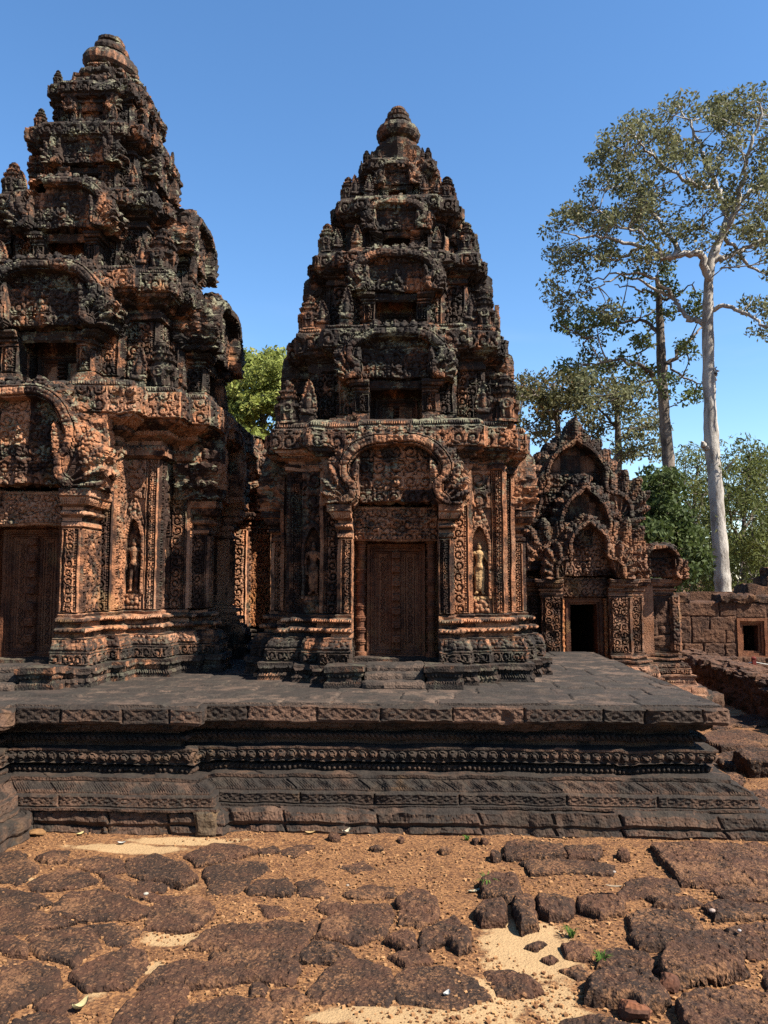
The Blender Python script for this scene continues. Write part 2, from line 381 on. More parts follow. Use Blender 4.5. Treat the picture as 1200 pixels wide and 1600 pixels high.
def ground_mat():
    m, n, b = mat_new('sandy_ground_soil'); g = n.nodes.new('ShaderNodeNewGeometry'); pos = g.outputs['Position']
    big, mid, fine = _noise(n, pos, 1.5, 5, .6), _noise(n, pos, 5.5, 6, .65), _noise(n, pos, 60, 4, .7)
    c = _mix(n, _ramp(n, mid, .35, .65), (.17, .075, .032), (.31, .15, .062))
    sand = _ramp(n, _math(n, 'ADD', _attr(n), _math(n, 'MULTIPLY', _math(n, 'SUBTRACT', mid, .5), .9)), .42, .62)
    c = _mix(n, sand, c, (.52, .34, .17))
    vo = n.nodes.new('ShaderNodeTexVoronoi'); vo.inputs['Scale'].default_value = 75; n.links.new(pos, vo.inputs['Vector'])
    sc = n.nodes.new('ShaderNodeSeparateColor'); n.links.new(vo.outputs['Color'], sc.inputs[0])
    gr = _mix(n, _ramp(n, sc.outputs[0], .2, .9), (.085, .035, .016), (.42, .20, .075))
    gm = _math(n, 'MULTIPLY', _ramp(n, sand, 0, 1, .78, .08), _ramp(n, sc.outputs[1], .25, .45))
    c = _mix(n, gm, c, gr)
    c = _mix(n, _ramp(n, fine, .55, .75, 0, .35), c, (.10, .05, .025))
    n.links.new(c, b.inputs['Base Color'])
    _bump(n, b, ((vo.outputs['Distance'], .3), (fine, .9), (mid, .3)), .010)
    return m
M_GND = ground_mat()
def leaf_mat(name, c0, c1, c2):
    m, n, b = mat_new(name); ti = _attr(n)
    c = _mix(n, _ramp(n, ti, .0, .7), c0, c1); c = _mix(n, _ramp(n, ti, .82, 1.0), c, c2)
    n.links.new(c, b.inputs['Base Color']); b.inputs['Roughness'].default_value = .7; b.inputs['Specular IOR Level'].default_value = .2
    tr = n.nodes.new('ShaderNodeBsdfTranslucent'); n.links.new(c, tr.inputs[0]); mx = n.nodes.new('ShaderNodeMixShader'); mx.inputs[0].default_value = .35
    n.links.new(b.outputs[0], mx.inputs[1]); n.links.new(tr.outputs[0], mx.inputs[2]); n.links.new(mx.outputs[0], n.nodes['Material Output'].inputs[0])
    return m
def bark_mat(name, a, d, sc=1.):
    m, n, b = mat_new(name); g = n.nodes.new('ShaderNodeNewGeometry'); mp = n.nodes.new('ShaderNodeMapping'); mp.inputs['Scale'].default_value = (1, 1, .35)
    n.links.new(g.outputs['Position'], mp.inputs[0]); f1, f2 = _noise(n, mp.outputs[0], 3.0 * sc, 7, .75), _noise(n, mp.outputs[0], 13 * sc, 5, .7)
    c = _mix(n, _ramp(n, f1, .40, .56), d, a); c = _mix(n, _ramp(n, f2, .52, .72, 0, .5), c, d)
    n.links.new(c, b.inputs['Base Color']); _bump(n, b, ((f2, .8),), .05); return m
def flat_mat(name, c, rough=.8):
    m, n, b = mat_new(name); g = n.nodes.new('ShaderNodeNewGeometry'); f = _noise(n, g.outputs['Position'], 30, 4)
    n.links.new(_mix(n, _ramp(n, f, .3, .7), tuple(x * .65 for x in c), c), b.inputs['Base Color']); b.inputs['Roughness'].default_value = rough; return m
def set_albedo():
    for m in bpy.data.materials:
        n = m.node_tree; b = n.nodes.get('Principled BSDF'); k = .46
        if m.name.startswith('leaf') or 'bark' in m.name: k = .62
        if 'yellowgreen' in m.name: k = .75
        if 'paving' in m.name or 'platform' in m.name: k = .52
        for l in [l for l in n.links if l.from_node != b and l.to_socket.name in ('Base Color', 'Color') and l.to_node.type in ('BSDF_PRINCIPLED', 'BSDF_TRANSLUCENT')]:
            src, dst = l.from_socket, l.to_socket; t = n.nodes.new('ShaderNodeMix'); t.data_type = 'RGBA'; t.blend_type = 'MULTIPLY'; t.inputs[0].default_value = 1; t.inputs[7].default_value = (k, k, k, 1)
            n.links.new(src, t.inputs[6]); n.links.new(t.outputs[2], dst)

# ------------------------------------------------------------------ sweeping mouldings round a redented plan
def rotq(p, k):
    x, y = p
    return ((x, y), (-y, x), (-x, -y), (y, -x))[k % 4]
FM = {'d': (1, 1.25, 9, 2.2)}
def sweep(mb, c, path, closed, prof, k=0, res=.012, seed=0, wall=None, fmul=None, cap=.5, blk=(.42, 0), ends='se', gd=None, boff=.008):
    fmul = fmul or FM['d']; pts = [np.array(rotq(p, k), float) for p in path]; n = len(pts); ne = n if closed else n - 1
    dirs = []
    for j in range(ne):
        d = pts[(j + 1) % n] - pts[j]; dirs.append(d / np.linalg.norm(d))
    nor = [np.array((d[1], -d[0])) for d in dirs]
    def mit(i, off):
        if closed: a, b = nor[i - 1], nor[i % ne]
        elif i == 0: a = b = nor[0]
        elif i == n - 1: a = b = nor[-1]
        else: a, b = nor[i - 1], nor[i]
        m = a if abs(a @ b) > .9 else a + b
        return pts[i % n] + off * m
    def P(i, pr): q = mit(i, pr[0]); return (c[0] + q[0], c[1] + q[1], pr[1])
    nvs = [max(1, round(math.hypot(prof[i + 1][0] - prof[i][0], prof[i + 1][1] - prof[i][1]) / (res if len(prof[i]) > 2 and prof[i][2] else res * 2.2))) for i in range(len(prof) - 1)]
    for j in range(ne):
        L = np.linalg.norm(pts[(j + 1) % n] - pts[j]); nn = nor[j]
        side = 0 if nn[1] < -.5 else 1 if nn[0] > .5 else 2 if nn[1] > .5 else 3
        f = fmul[side]; nu = max(1, round((L + .1) / (res * f)))
        for i in range(len(prof) - 1):
            fn = prof[i][2] if len(prof[i]) > 2 else None
            if fn == 'wall': fn = wall(j, L) if wall else p_foli
            if f > 5: fn = None
            i2 = (i + 1)
            mb.patch(P(j, prof[i]), P((j + 1) if not closed else (j + 1) % n, prof[i]), P((j + 1) if not closed else (j + 1) % n, prof[i2]), P(j, prof[i2]), nu, nvs[i], fn,
                     seed * 7919 + j * 131 + (i * 17 if gd is None else 0) + k * 1009, (blk[0] if f < 5 else 0, blk[1] if fn is not None and nvs[i] > 30 else 0), gd=gd, boff=boff)
    if not closed and cap:
        for e, nn in ((0, nor[0]), (n - 1, nor[-1])):
            if ('s' if e == 0 else 'e') not in ends: continue
            for i in range(len(prof) - 1):
                a, b = mit(e, prof[i][0]), mit(e, prof[i + 1][0]); a2, b2 = mit(e, -cap), mit(e, -cap)
                if abs(prof[i][1] - prof[i + 1][1]) < 1e-4: continue
                q = [(c[0] + x[0], c[1] + x[1], z) for x, z in ((a, prof[i][1]), (a2, prof[i][1]), (b2, prof[i + 1][1]), (b, prof[i + 1][1]))]
                if e == n - 1: q = q[::-1]
                mb.patch(*q, 4 if e else max(2, int(cap / .06)), nvs[i] if e == 0 else nvs[i], p_rough if nvs[i] > 3 else None, seed + i + e, taper=True)

def crom(pts, n=6):
    p = [np.array(q, float) for q in pts]; p = [2 * p[0] - p[1]] + p + [2 * p[-1] - p[-2]]; out = []
    for i in range(1, len(p) - 2):
        for t in np.linspace(0, 1, n, endpoint=False):
            a, b, c, d = p[i - 1:i + 3]
            out.append(.5 * ((2 * b) + (c - a) * t + (2 * a - 5 * b + 4 * c - d) * t * t + (3 * b - 3 * c + d - a) * t ** 3))
    out.append(p[-2]); return np.array(out)
def seg_dist(u, v, P):
    best = np.full(u.shape, 9.0); sarc = np.zeros(u.shape); acc = 0
    for a, b in zip(P[:-1], P[1:]):
        d = b - a; L = np.hypot(*d)
        if L < 1e-6: continue
        t = np.clip(((u - a[0]) * d[0] + (v - a[1]) * d[1]) / L ** 2, 0, 1); q = np.hypot(u - a[0] - t * d[0], v - a[1] - t * d[1])
        m = q < best; best = np.where(m, q, best); sarc = np.where(m, acc + t * L, sarc); acc += L
    return best, sarc, acc
def in_poly(u, v, P):
    r = np.zeros(u.shape, bool)
    for a, b in zip(P, np.roll(P, -1, 0)):
        if abs(b[1] - a[1]) < 1e-9: continue
        r ^= ((a[1] > v) != (b[1] > v)) & (u < (b[0] - a[0]) * (v - a[1]) / (b[1] - a[1]) + a[0])
    return r
KHMER = [(0, .74), (.30, .73), (.52, .66), (.66, .54), (.72, .42), (.68, .30), (.585, .22), (.60, .10), (.70, .04)]
FLAME = [(0, .84), (.10, .78), (.27, .70), (.41, .58), (.46, .47), (.44, .37), (.50, .30), (.66, .27), (.79, .19), (.80, .05)]
def ped_fn(W, H, path=KHMER, bw=.13, crest=.13, seed=0, apex=0, naga=True, tym='scroll', lw=.10, brk=.0, ds=1.0):
    half = crom([(x * W, y * H) for x, y in path]); P = np.concatenate([half[::-1] * (-1, 1), half[1:]])
    def fn(u, v):
        u = u + .012 * (n2(u, v, .16, seed) - .5); v = v + .012 * (n2(u, v, .16, seed + 2) - .5)
        d, s, L = seg_dist(u, v, P); ins = in_poly(u, v, P)
        t = (s / lw) % 1; sc = 1 - np.abs(2 * t - 1)
        jag = _h(np.floor(s / lw), np.floor(s * 0), np.floor(s * 0), seed)
        cl = crest * (.45 + .4 * sc ** .8 + .35 * (jag - .4)) * np.where(v < .12 * H, .3, 1)
        out = ~ins; m_b = d < bw / 2; m_c = out & (d < bw / 2 + cl)
        r2 = 2 * d / bw
        hb = .13 + .035 * np.sqrt(np.clip(1 - r2 ** 2, 0, 1)) + np.where(np.abs(r2) < .55, .016 * bub(s, d + 5, .04, seed), 0) - np.where((r2 > .60) & (r2 < .74), .03, 0)
        hc = .03 + .05 * sc * sst(cl + .01, 0, d - bw / 2) + .022 * bub(u, v, .035, seed + 1)
        w0 = .16
        ht = -.03 + .045 * (vine(u + w0 / 2, v, w0, seed) * .8 + .4 * bub(u, v, .045, seed)) + .05 * np.exp(-((u / .06) ** 2)) * sst(.62 * H, .5 * H, v) * bub(u, v, .07, seed + 9)
        if tym == 'plain': ht = -.04 + np.where(v < .48 * H, .05 * bub(u, v, .05, seed) + .03 * bub(u, v, .09, seed + 2), 0)
        h = np.where(m_b, hb, np.where(ins, ht, hc)); m = m_b | ins | m_c
        if apex:
            k = np.clip((v - H * .78) / apex, 0, 1); ma = (np.abs(u) < .25 * W * (1 - k) ** .75) & (v > .7 * H) & (v < H * .78 + apex) & ~ins
            h = np.where(ma & ~m_b, .07 + .06 * np.clip(1 - np.abs(u) / (.10 * W), 0, 1) + .03 * bub(u, v, .04, seed), h); m |= ma
        if naga:
            for sg in (-1, 1):
                x = u * sg / W; y = v / H; cx, cy = .62, .02
                a = np.arctan2((y - cy) * H, (x - cx) * W); r = np.hypot((x - cx) * W, (y - cy) * H)
                R_ = .52 * H * (.52 + .48 * np.sin(np.clip(a, 0, 2.2) * 1.02)) * (.90 + .10 * np.cos(a * 18))
                mn = (r < R_) & (a > -.1) & (a < 2.0) & (x > .5)
                hn = .10 + .05 * (.5 + .5 * np.cos(a * 18)) * sst(0, .10, r) * sst(0, .04, R_ - r) + .03 * bub(u, v, .035, seed) * (r > .55 * R_)
                h = np.where(mn & ~(m_b & (d < bw * .42)), hn, h); m |= mn
        if brk: m &= ~((n2(u, v, .25, seed + 40) > 1 - brk) & (v > .5 * H))
        m &= v > 0
        # joints between the blocks of the pediment
        g = np.exp(-((((u + .07) / .31 + 100) % 1 - .5) * .31 / .007) ** 2) + np.exp(-(((v / H * 3) % 1 - .5) * H / 3 / .007) ** 2)
        return (h - .016 * np.clip(g, 0, 1)) * ds, m
    return fn
def ped_tint(seed):
    def f(u, v):
        i = np.floor((u + .07) / .31 + 100.5); j = np.floor(v * 3.3 + .5); return _h(i, j, np.zeros_like(i), seed)
    return f

def caps_fn(segs, floor=None, detail=.0):
    def fn(u, v):
        z = np.full(u.shape, -1.0)
        for (x0, y0, r0, x1, y1, r1, dz) in segs:
            dx, dy = x1 - x0, y1 - y0; L = dx * dx + dy * dy + 1e-9
            t = np.clip(((u - x0) * dx + (v - y0) * dy) / L, 0, 1); q = np.hypot(u - x0 - t * dx, v - y0 - t * dy); r = r0 + (r1 - r0) * t
            z = np.maximum(z, np.where(q < r, np.sqrt(np.clip(r * r - q * q, 0, 1)) + dz, -1))
        return np.where(z > -1, z, 0) + detail * bub(u, v, .03, 3), z > -.9
    return fn
def figure_segs(H, male=False, sway=.0):
    s = [(0, .885, .052, 0, .90, .050, .02), (0, .955, .040, 0, .985, .022, .02), (0, .84, .030, 0, .82, .034, .0),
         (-.085, .775, .050, .085, .775, .050, .005), (0, .76, .095, 0, .62, .068, .0), (0, .60, .066, 0, .52, .088, .0),
         (-.045, .755, .040, -.045, .75, .036, .045), (.045, .755, .040, .045, .75, .036, .045)]
    lg = .042 if male else .052
    for sg in (-1, 1):
        s += [(sg * .045, .50, .060, sg * .05, .28, lg, 0), (sg * .05, .28, lg, sg * .052, .05, .032, 0), (sg * .055, .03, .034, sg * .085, .015, .026, .01)]
    s += [(-.13, .775, .036, -.165, .60, .030, 0), (-.165, .60, .030, -.14, .44, .024, .01), (-.14, .43, .026, -.135, .38, .020, .01)]
    if male: s += [(.13, .775, .036, .165, .60, .030, 0), (.165, .60, .030, .14, .44, .024, .01), (.14, .43, .026, .135, .38, .02, .01)]
    else:
        s += [(.13, .775, .036, .165, .62, .030, 0), (.165, .62, .030, .09, .72, .024, .04), (.09, .72, .026, .07, .76, .022, .04),
              (0, .50, .085, 0, .12, .075, -.02)]
    return [(a * H, b * H, c * H, d * H, e * H, f * H, g * H) for a, b, c, d, e, f, g in s]

# ------------------------------------------------------------------ towers
SIDES = [((1, 0), (0, -1)), ((0, 1), (1, 0)), ((-1, 0), (0, 1)), ((0, -1), (-1, 0))]      # U, N of front, right, back, left
def side_pt(c, k, u, e, z):
    U, N = SIDES[k]; return (c[0] + U[0] * u + N[0] * e, c[1] + U[1] * u + N[1] * e, z)
def V3(t): return (t[0], t[1], 0)
def core_path(h, p1, p2, e1, e2, dn, f2=None):
    f2 = f2 or e2
    return [(dn, -e2), (p2, -e2), (p2, -h), (h, -h), (h, -p2), (f2, -p2), (f2, -dn)]
def porch_path(p1, e1, e2, dn): return [(dn, -e1), (p1, -e1), (p1, -e2)]
def porch_path2(p1, e1, e2, dn): return [(e2, -p1), (e1, -p1), (e1, -dn)]
def base_prof(z0, z1, s=1.0):
    H = z1 - z0; q = lambda t: z0 + H * t
    return [(.27 * s, q(0)), (.27 * s, q(.06), p_leaf), (.245 * s, q(.13), p_dent), (.255 * s, q(.21), p_foli), (.275 * s, q(.24)), (.275 * s, q(.285)), (.205 * s, q(.29)),
            (.20 * s, q(.30), p_scroll), (.195 * s, q(.455)), (.215 * s, q(.46)), (.215 * s, q(.475)), (.20 * s, q(.485), p_foli), (.15 * s, q(.63)), (.155 * s, q(.65)), (.09 * s, q(.66)), (.08 * s, q(.71)), (.13 * s, q(.735), p_bead(.045, .025)),
            (.13 * s, q(.79)), (.06 * s, q(.80)), (.05 * s, q(.86)), (.10 * s, q(.875), p_leaf), (.10 * s, q(.93)), (.04 * s, q(.945)), (.05 * s, q(.985)), (0, q(1))]
def cap_prof(z0, z1, s=1.0):
    H = z1 - z0; q = lambda t: z0 + H * t
    return [(0, q(0)), (.035 * s, q(.05)), (.035 * s, q(.14)), (.01 * s, q(.17)), (.01 * s, q(.26)), (.055 * s, q(.32), p_leaf), (.055 * s, q(.42)), (.025 * s, q(.45)), (.025 * s, q(.52)),
            (.07 * s, q(.58), p_leaf), (.11 * s, q(.76)), (.13 * s, q(.78), p_dia), (.13 * s, q(.985)), (.12 * s, q(1)), (-.3 * s, q(1.0))]
def corn_prof(z0, zc0, zc1, off, top=.10, s=1.0):
    a = zc0 - z0; q = lambda t: z0 + a * t
    return [(0, q(0)), (.28 * off, q(.08)), (.28 * off, q(.22), p_bead(.05, .02)), (.24 * off, q(.36)), (.10 * off, q(.4)), (.12 * off, q(.52)), (.42 * off, q(.62), p_leaf), (.45 * off, q(.76)), (.38 * off, q(.8), p_foli),
            (.92 * off, q(1.0)), (1.0 * off, zc0, p_scroll), (1.0 * off, zc1), (.86 * off, zc1 + .005), (.80 * off, zc1 + .02, p_leaf), (.74 * off, zc1 + top * .8), (.55 * off, zc1 + top), (-.5, zc1 + top * 1.05)]

def niche_wall(flip):
    def f(u, v, w, h, seed):
        if flip: u = w - u
        wn = .64 * w; strip = p_panel(u - wn, v, w - wn, h, seed + 1)
        x = np.abs(u - wn / 2); top = .60 * h; half = .37 * wn
        arch = (v > .10 * h) & (v < top) & (x < half * np.sqrt(np.clip((top - v) / (.13 * h), 0, 1)))
        rim = (v > .10 * h) & (v < top + .05) & (x < (half + .03) * np.sqrt(np.clip((top + .06 - v) / (.15 * h), 0, 1))) & ~arch
        upper = np.where(v > .74 * h, .036 * vine(u, v, wn * .9, seed), .036 * bub(u, v, .05, seed) * (x < .42 * wn * np.clip((.80 * h - v) / (.2 * h), .2, 1)))
        low = .036 * bub(u, v, .05, seed + 3) * (x < .40 * wn)
        r = np.where(arch, -.085, np.where(rim, .034 + .010 * bub(u, v, .03, seed), np.where(v < .1 * h, low, np.where(v > top - .05, upper, .02 * bub(u, v, .03, seed)))))
        return np.where(u > wn, np.where(u < wn + .01, -.012, strip), r)
    return f

def door_fn(hw, H):
    def fn(u, v):
        a = np.abs(u); d = np.minimum(hw - a, H - v); d = np.minimum(d, v + .005)
        h = np.where(d < .030, .0, np.where(d < .045, -.022, np.where(d < .055, -.012, np.where(d < .075, -.04, -.075))))
        pan = d > .075; cw = .15 * hw
        sq = ((v / (.062 * H)) % 1); odd = (np.floor(v / (.062 * H)) % 2) == 0
        strip = np.where(odd, .024, -.026) + np.where(np.maximum(np.abs(sq - .5) * 2, a / cw) < .75, .010 * np.cos(np.hypot((sq - .5) * 2, a / cw) * 7), -.004)
        mid = (a - cw - .02) / (hw - .075 - cw - .03); e = np.minimum(mid, 1 - mid); ev = np.minimum(v - .09, H - .09 - v)
        dia = .5 + .5 * np.cos((np.abs(((v / .09) % 1) - .5) * 2 + np.abs(mid - .5) * 5) * 7)
        fl = -.095 + np.where((e < .10) | (ev < .012), .018, 0) + np.where((e > .18) & (e < .26) & (ev > .03), .016, 0) + np.where((e > .34) & (ev > .05), .020 * dia, 0)
        h = np.where(pan, np.where(a < cw, strip, fl), h)
        return h, (a < hw) & (v > .0) & (v < H)
    return fn
def colonnette(r, H):
    z, p = 0.0, [(r * 1.25, 0), (r * 1.25, .05 * H), (r * .9, .055 * H)]
    n = 9
    for i in range(n):
        a, L = .06 + .92 * i / n, .92 / n
        for t, q in ((.0, .78), (.52, .78), (.55, 1.0), (.64, 1.06), (.67, .86), (.72, .86), (.75, 1.14), (.84, 1.14), (.87, .9), (.93, 1.0), (.97, .92)): p.append((r * q, (a + L * t) * H))
    return p + [(r * 1.2, .985 * H), (r * 1.2, H)]

def mini_prasat(mat):
    mb = MB(); a, b, c = .12, .19, .24
    q = [(-a, -c), (a, -c), (a, -b), (b, -b), (b, -a), (c, -a), (c, a), (b, a), (b, b), (a, b), (a, c), (-a, c), (-a, b), (-b, b), (-b, a), (-c, a), (-c, -a), (-b, -a), (-b, -b), (-a, -b)]
    pr = [(.03, 0), (.03, .04), (.0, .06), (-.02, .07, p_dent), (-.02, .31), (.02, .34), (.05, .37, p_leaf), (.05, .43), (-.03, .44), (-.04, .53), (.0, .56, p_leaf), (.01, .60), (-.075, .61), (-.075, .69), (-.045, .71, p_leaf), (-.045, .75), (-.10, .76), (-.10, .83), (-.08, .86), (-.115, .88)]
    sweep(mb, (0, 0), q, True, pr, res=.03, seed=5, fmul=(1, 1, 1, 1), blk=(0, 0))
    mb.lathe((0, 0, .86), [(.14, 0), (.15, .03), (.09, .05), (.10, .09), (.05, .11), (.03, .15), (.001, .16)], 10)
    for k in range(4):
        U, N = SIDES[k]
        mb.relief((N[0] * .26, N[1] * .26, .06), V3(U), (0, 0, 1), V3(N), (-.16, .16), (0, .5), .02,
                  lambda u, v: (np.where((np.abs(u) < .05) & (v < .2), -.02, np.where(np.hypot(u, v - .27) < .13, .03 + .015 * np.cos(np.hypot(u, v - .27) * 70), .02)), (np.hypot(u, v - .25) < .15) | ((np.abs(u) < .10) & (v < .26))), back=.06)
    return mb
def flame_antefix():
    mb = MB(); seg = [(0, .62, .055, 0, .63, .05, .02), (0, .70, .03, 0, .73, .015, .02), (0, .53, .075, 0, .36, .075, .0), (-.10, .50, .035, -.13, .36, .03, .0), (.10, .50, .035, .13, .36, .03, .0),
                      (-.14, .27, .05, .14, .27, .05, .02), (-.12, .24, .05, .10, .22, .04, .04)]
    cf = caps_fn(seg)
    def fn(u, v):
        hw = .21 * np.sqrt(np.clip(v / .25, 0, 1)) * np.where(v < .35, 1, np.sqrt(np.clip((1 - v) / .65, 0, 1)) ** 1.1)
        hw = np.where(v < .18, .20, hw) * (1 + .06 * np.cos(v * 40)); a = np.abs(u); h, m = cf(u, v)
        rim = hw - a; hh = np.where(rim < .05, .05 + .012 * np.cos(v * 70), .015)
        return np.where(m, np.maximum(h + .02, .02), np.where(v < .16, .05, hh)), (a < hw) & (v > 0) & (v < 1)
    mb.relief((0, 0, 0), (1, 0, 0), (0, 0, 1), (0, -1, 0), (-.26, .26), (-.02, 1.03), .022, fn, back=.07, closed=True)
    return mb

def add_ped(T, parent, k, W, H, e, z, res, seed, path=KHMER, bw=.13, crest=.13, apex=0, name='pediment', back=.30, tym='scroll', brk=0, naga=True, lw=.10, ds=1.0):
    mb = MB(); U, N = SIDES[k]; pad = 1.08 * W + .1
    mb.relief(side_pt(T['c'], k, 0, e, z), V3(U), (0, 0, 1), V3(N), (-pad, pad), (-.02, H + apex * .9 + .02), res if k != 2 else res * 3, ped_fn(W, H, path, bw, crest, seed, apex, naga, tym, lw, brk, ds), back=back, tint=ped_tint(seed))
    return mb.build(name, T['mat'], parent, erode=None)

def tower_main(T, zs, h, p1, p2, e1, e2, dn, coff):
    """the cella: base, walls, pilasters, false doors, colonnettes, lintels, pediments, cornice"""
    c, tw, mat, sd = T['c'], T['root'], T['mat'], T['seed']; res = T['res']
    zb, zs1, zcap0, zcap1, zw, zc0, zc1 = zs; E1, E2 = T.get('E1', [e1] * 4), T.get('E2', [e2] * 4); CP = lambda k: core_path(h, p1, p2, E1[k], E2[k], dn, E2[(k + 1) % 4]); mb = MB()
    for k in range(4):
        k1 = (k + 1) % 4
        for pth, en in ((CP(k), 'se'), (porch_path(p1, E1[k], E2[k], dn), 's'), (porch_path2(p1, E1[k1], E2[k1], dn), 'e')):
            sweep(mb, c, pth, False, base_prof(zb, zs1), k, res, sd + len(pth), ends=en)
    mb.build('base', mat, tw, rough=(.006, .004), erode=(c[0], c[1], .035))
    def wall(j, L): return niche_wall(j == 3) if j in (2, 3) else p_panel
    for k in range(4):
        mb = MB(); sweep(mb, c, CP(k), False, [(0, zs1, 'wall'), (0, zw)], k, res * .9, sd + 3, wall, blk=(0, .32)); mb.build('wall', mat, tw, rough=(.006, .003))
    for k in range(4):
        k1 = (k + 1) % 4
        for i, pth in enumerate((porch_path(p1, E1[k], E2[k], dn), porch_path2(p1, E1[k1], E2[k1], dn))):
            mb = MB(); sweep(mb, c, pth, False, [(0, zs1, 'wall'), (0, zcap0)], k, res * .9, sd + 9 + i, lambda j, L: p_panel, blk=(0, .32), ends='se'[i])
            sweep(mb, c, pth, False, cap_prof(zcap0, zcap1), k, res, sd + 11 + i, ends='se'[i])
            mb.build('pilaster', mat, tw, rough=(.006, .003))
    mb = MB()
    for k in range(4):
        k1 = (k + 1) % 4; sweep(mb, c, [(0.0, -E2[k]), (p2, -E2[k]), (p2, -h), (h, -h), (h, -p2), (E2[k1], -p2), (E2[k1], 0.0)], False, corn_prof(zw, zc0, zc1, coff, T.get('ctop', .1)), k, res, sd + 21)
    mb.build('cornice', mat, tw, rough=(.006, .004), erode=(c[0], c[1], .04))
    zl = zcap1 - .37
    for k in range(4):
        e1, e2 = E1[k], E2[k]; U, N = SIDES[k]; rs = res * .75 if k == 0 else res * (1.1 if k == 1 else 2.2); ed = e1 - .32; sill = zb + .22
        # door: sill + frame in one mesh, panel relief
        mb = MB(); mb.relief(side_pt(c, k, 0, ed, sill), V3(U), (0, 0, 1), V3(N), (-.33, .33), (-.02, zl - sill + .02), rs, door_fn(.315, zl - sill - .02), back=.1)
        mb.patch(side_pt(c, k, -dn - .05, ed - .09, sill - .1), side_pt(c, k, dn + .05, ed - .09, sill - .1), side_pt(c, k, dn + .05, ed - .09, zl + .05), side_pt(c, k, -dn - .05, ed - .09, zl + .05), 12, 12)
        dr = mb.build('false_door', M_DOOR, tw, rough=(.004, .002))
        mb = MB(); A, B = side_pt(c, k, -dn - .02, e1 - .30, 0), side_pt(c, k, dn + .02, e1 - .30, 0)
        def hb(u0, u1, ea, eb, z0, z1, fn=None, r=.03):     # a box in side coordinates (front, top, bottom, flanks)
            q = lambda u, e, z: side_pt(c, k, u, e, z); nx, nz, ny = max(1, round((u1 - u0) / r)), max(1, round((z1 - z0) / r)), max(1, round((ea - eb) / r))
            mb.patch(q(u0, ea, z0), q(u1, ea, z0), q(u1, ea, z1), q(u0, ea, z1), nx, nz, fn, sd + k)
            mb.patch(q(u0, ea, z1), q(u1, ea, z1), q(u1, eb, z1), q(u0, eb, z1), nx, ny, p_rough, sd + k + 1)
            mb.patch(q(u0, eb, z0), q(u1, eb, z0), q(u1, ea, z0), q(u0, ea, z0), nx, ny, None, sd + k + 2)
            mb.patch(q(u0, eb, z0), q(u0, ea, z0), q(u0, ea, z1), q(u0, eb, z1), ny, nz, fn, sd + k + 3)
            mb.patch(q(u1, ea, z0), q(u1, eb, z0), q(u1, eb, z1), q(u1, ea, z1), ny, nz, fn, sd + k + 4)
        hb(-dn - .01, dn + .01, e1 - .02, ed - .1, zb + .10, sill - .05, p_rough); hb(-dn - .01, dn + .01, e1 - .16, ed - .1, sill - .052, sill + .005, p_rough)
        mb.build('door_sill', mat, tw)
        for sg in (-1, 1):
            mb = MB(); mb.lathe(side_pt(c, k, sg * .375, e1 - .25, sill), colonnette(.050, zl - sill), 16)
            mb.build('colonnette', M_DOOR, tw, rough=(.004, .002))
        mb = MB(); hb(-dn - .005, dn + .005, e1 - .15, e1 - .6, zl, zcap1 - .005)
        def lf(u, v):
            H = .36; y = v / H; r = .030 * vine(u + .065, v + .02, .13, sd) + .02 * bub(u, v, .035, sd)
            g = np.exp(-(((y - .52 - .18 * np.cos(u * 15)) / .09) ** 2)); bo = np.hypot(u, (v - .2)) < .06
            return np.where(y > .93, .03, np.where(y < .05, .02, r + .02 * g + np.where(bo, .035 * np.sqrt(np.clip(1 - (np.hypot(u, v - .2) / .06) ** 2, 0, 1)), 0))), (np.abs(u) < dn - .004) & (v > 0) & (v < H)
        mb.relief(side_pt(c, k, 0, e1 - .148, zl + .002), V3(U), (0, 0, 1), V3(N), (-dn, dn), (-.01, .38), rs, lf, back=.02)
        mb.build('lintel', mat, tw)
        pw, ph = T['ped']
        add_ped(T, tw, k, pw, ph, e1 + .0, zcap1, res * (.85 if k == 0 else 1.2), sd + 50 + k, bw=.135, crest=.12, back=.34)
        # naga flanks that turn round the corner of the porch
        for sg in (-1, 1):
            if k == 2: continue
            mb = MB(); ob_ = side_pt(c, k, sg * (p1 + .13), e1 - .02, zcap1)
            Uf = np.array(V3(N), float) * (1 if sg < 0 else 1) ; Nf = np.array(V3(U), float) * sg
            def nf(u, v):
                r = np.hypot(u - .0, v - .0); a = np.arctan2(v, -u + .05); hh = .62 * ph
                x = (u + .16) / .17; sh = (np.abs(x) < np.sqrt(np.clip(1 - (v / hh) ** 2, 0, 1)) * .95 + .05)
                return .03 + .035 * (.5 + .5 * np.cos(np.arctan2(v + .02, u + .3) * 16)) + .02 * bub(u, v, .05, sd), sh & (v > 0) & (v < hh)
            mb.relief(ob_, Uf, (0, 0, 1), Nf, (-.34, .02), (-.02, .64 * ph), res * 1.2, nf, back=.20, closed=True)
            mb.build('naga_terminal', mat, tw)

def fig_at(T, k, u, e, z, H, male, name='niche_figure', mat=None):
    mb = MB(); U, N = SIDES[k]
    mb.relief(side_pt(T['c'], k, u, e, z), V3(U), (0, 0, 1), V3(N), (-.25 * H, .25 * H), (-.04 * H, 1.05 * H), .0075, caps_fn(figure_segs(H, male)), back=.02)
    def pd(x, v): return .05 + .02 * bub(x, v, .04, 4), (np.abs(x) < .17 * H) & (v > 0) & (v < .06)
    mb.relief(side_pt(T['c'], k, u, e - .02, z - .075), V3(U), (0, 0, 1), V3(N), (-.22 * H, .22 * H), (-.01, .09), .009, pd, back=.03)
    return mb.build(name, mat or T['mat'], T['root'], rough=(.002, .002))

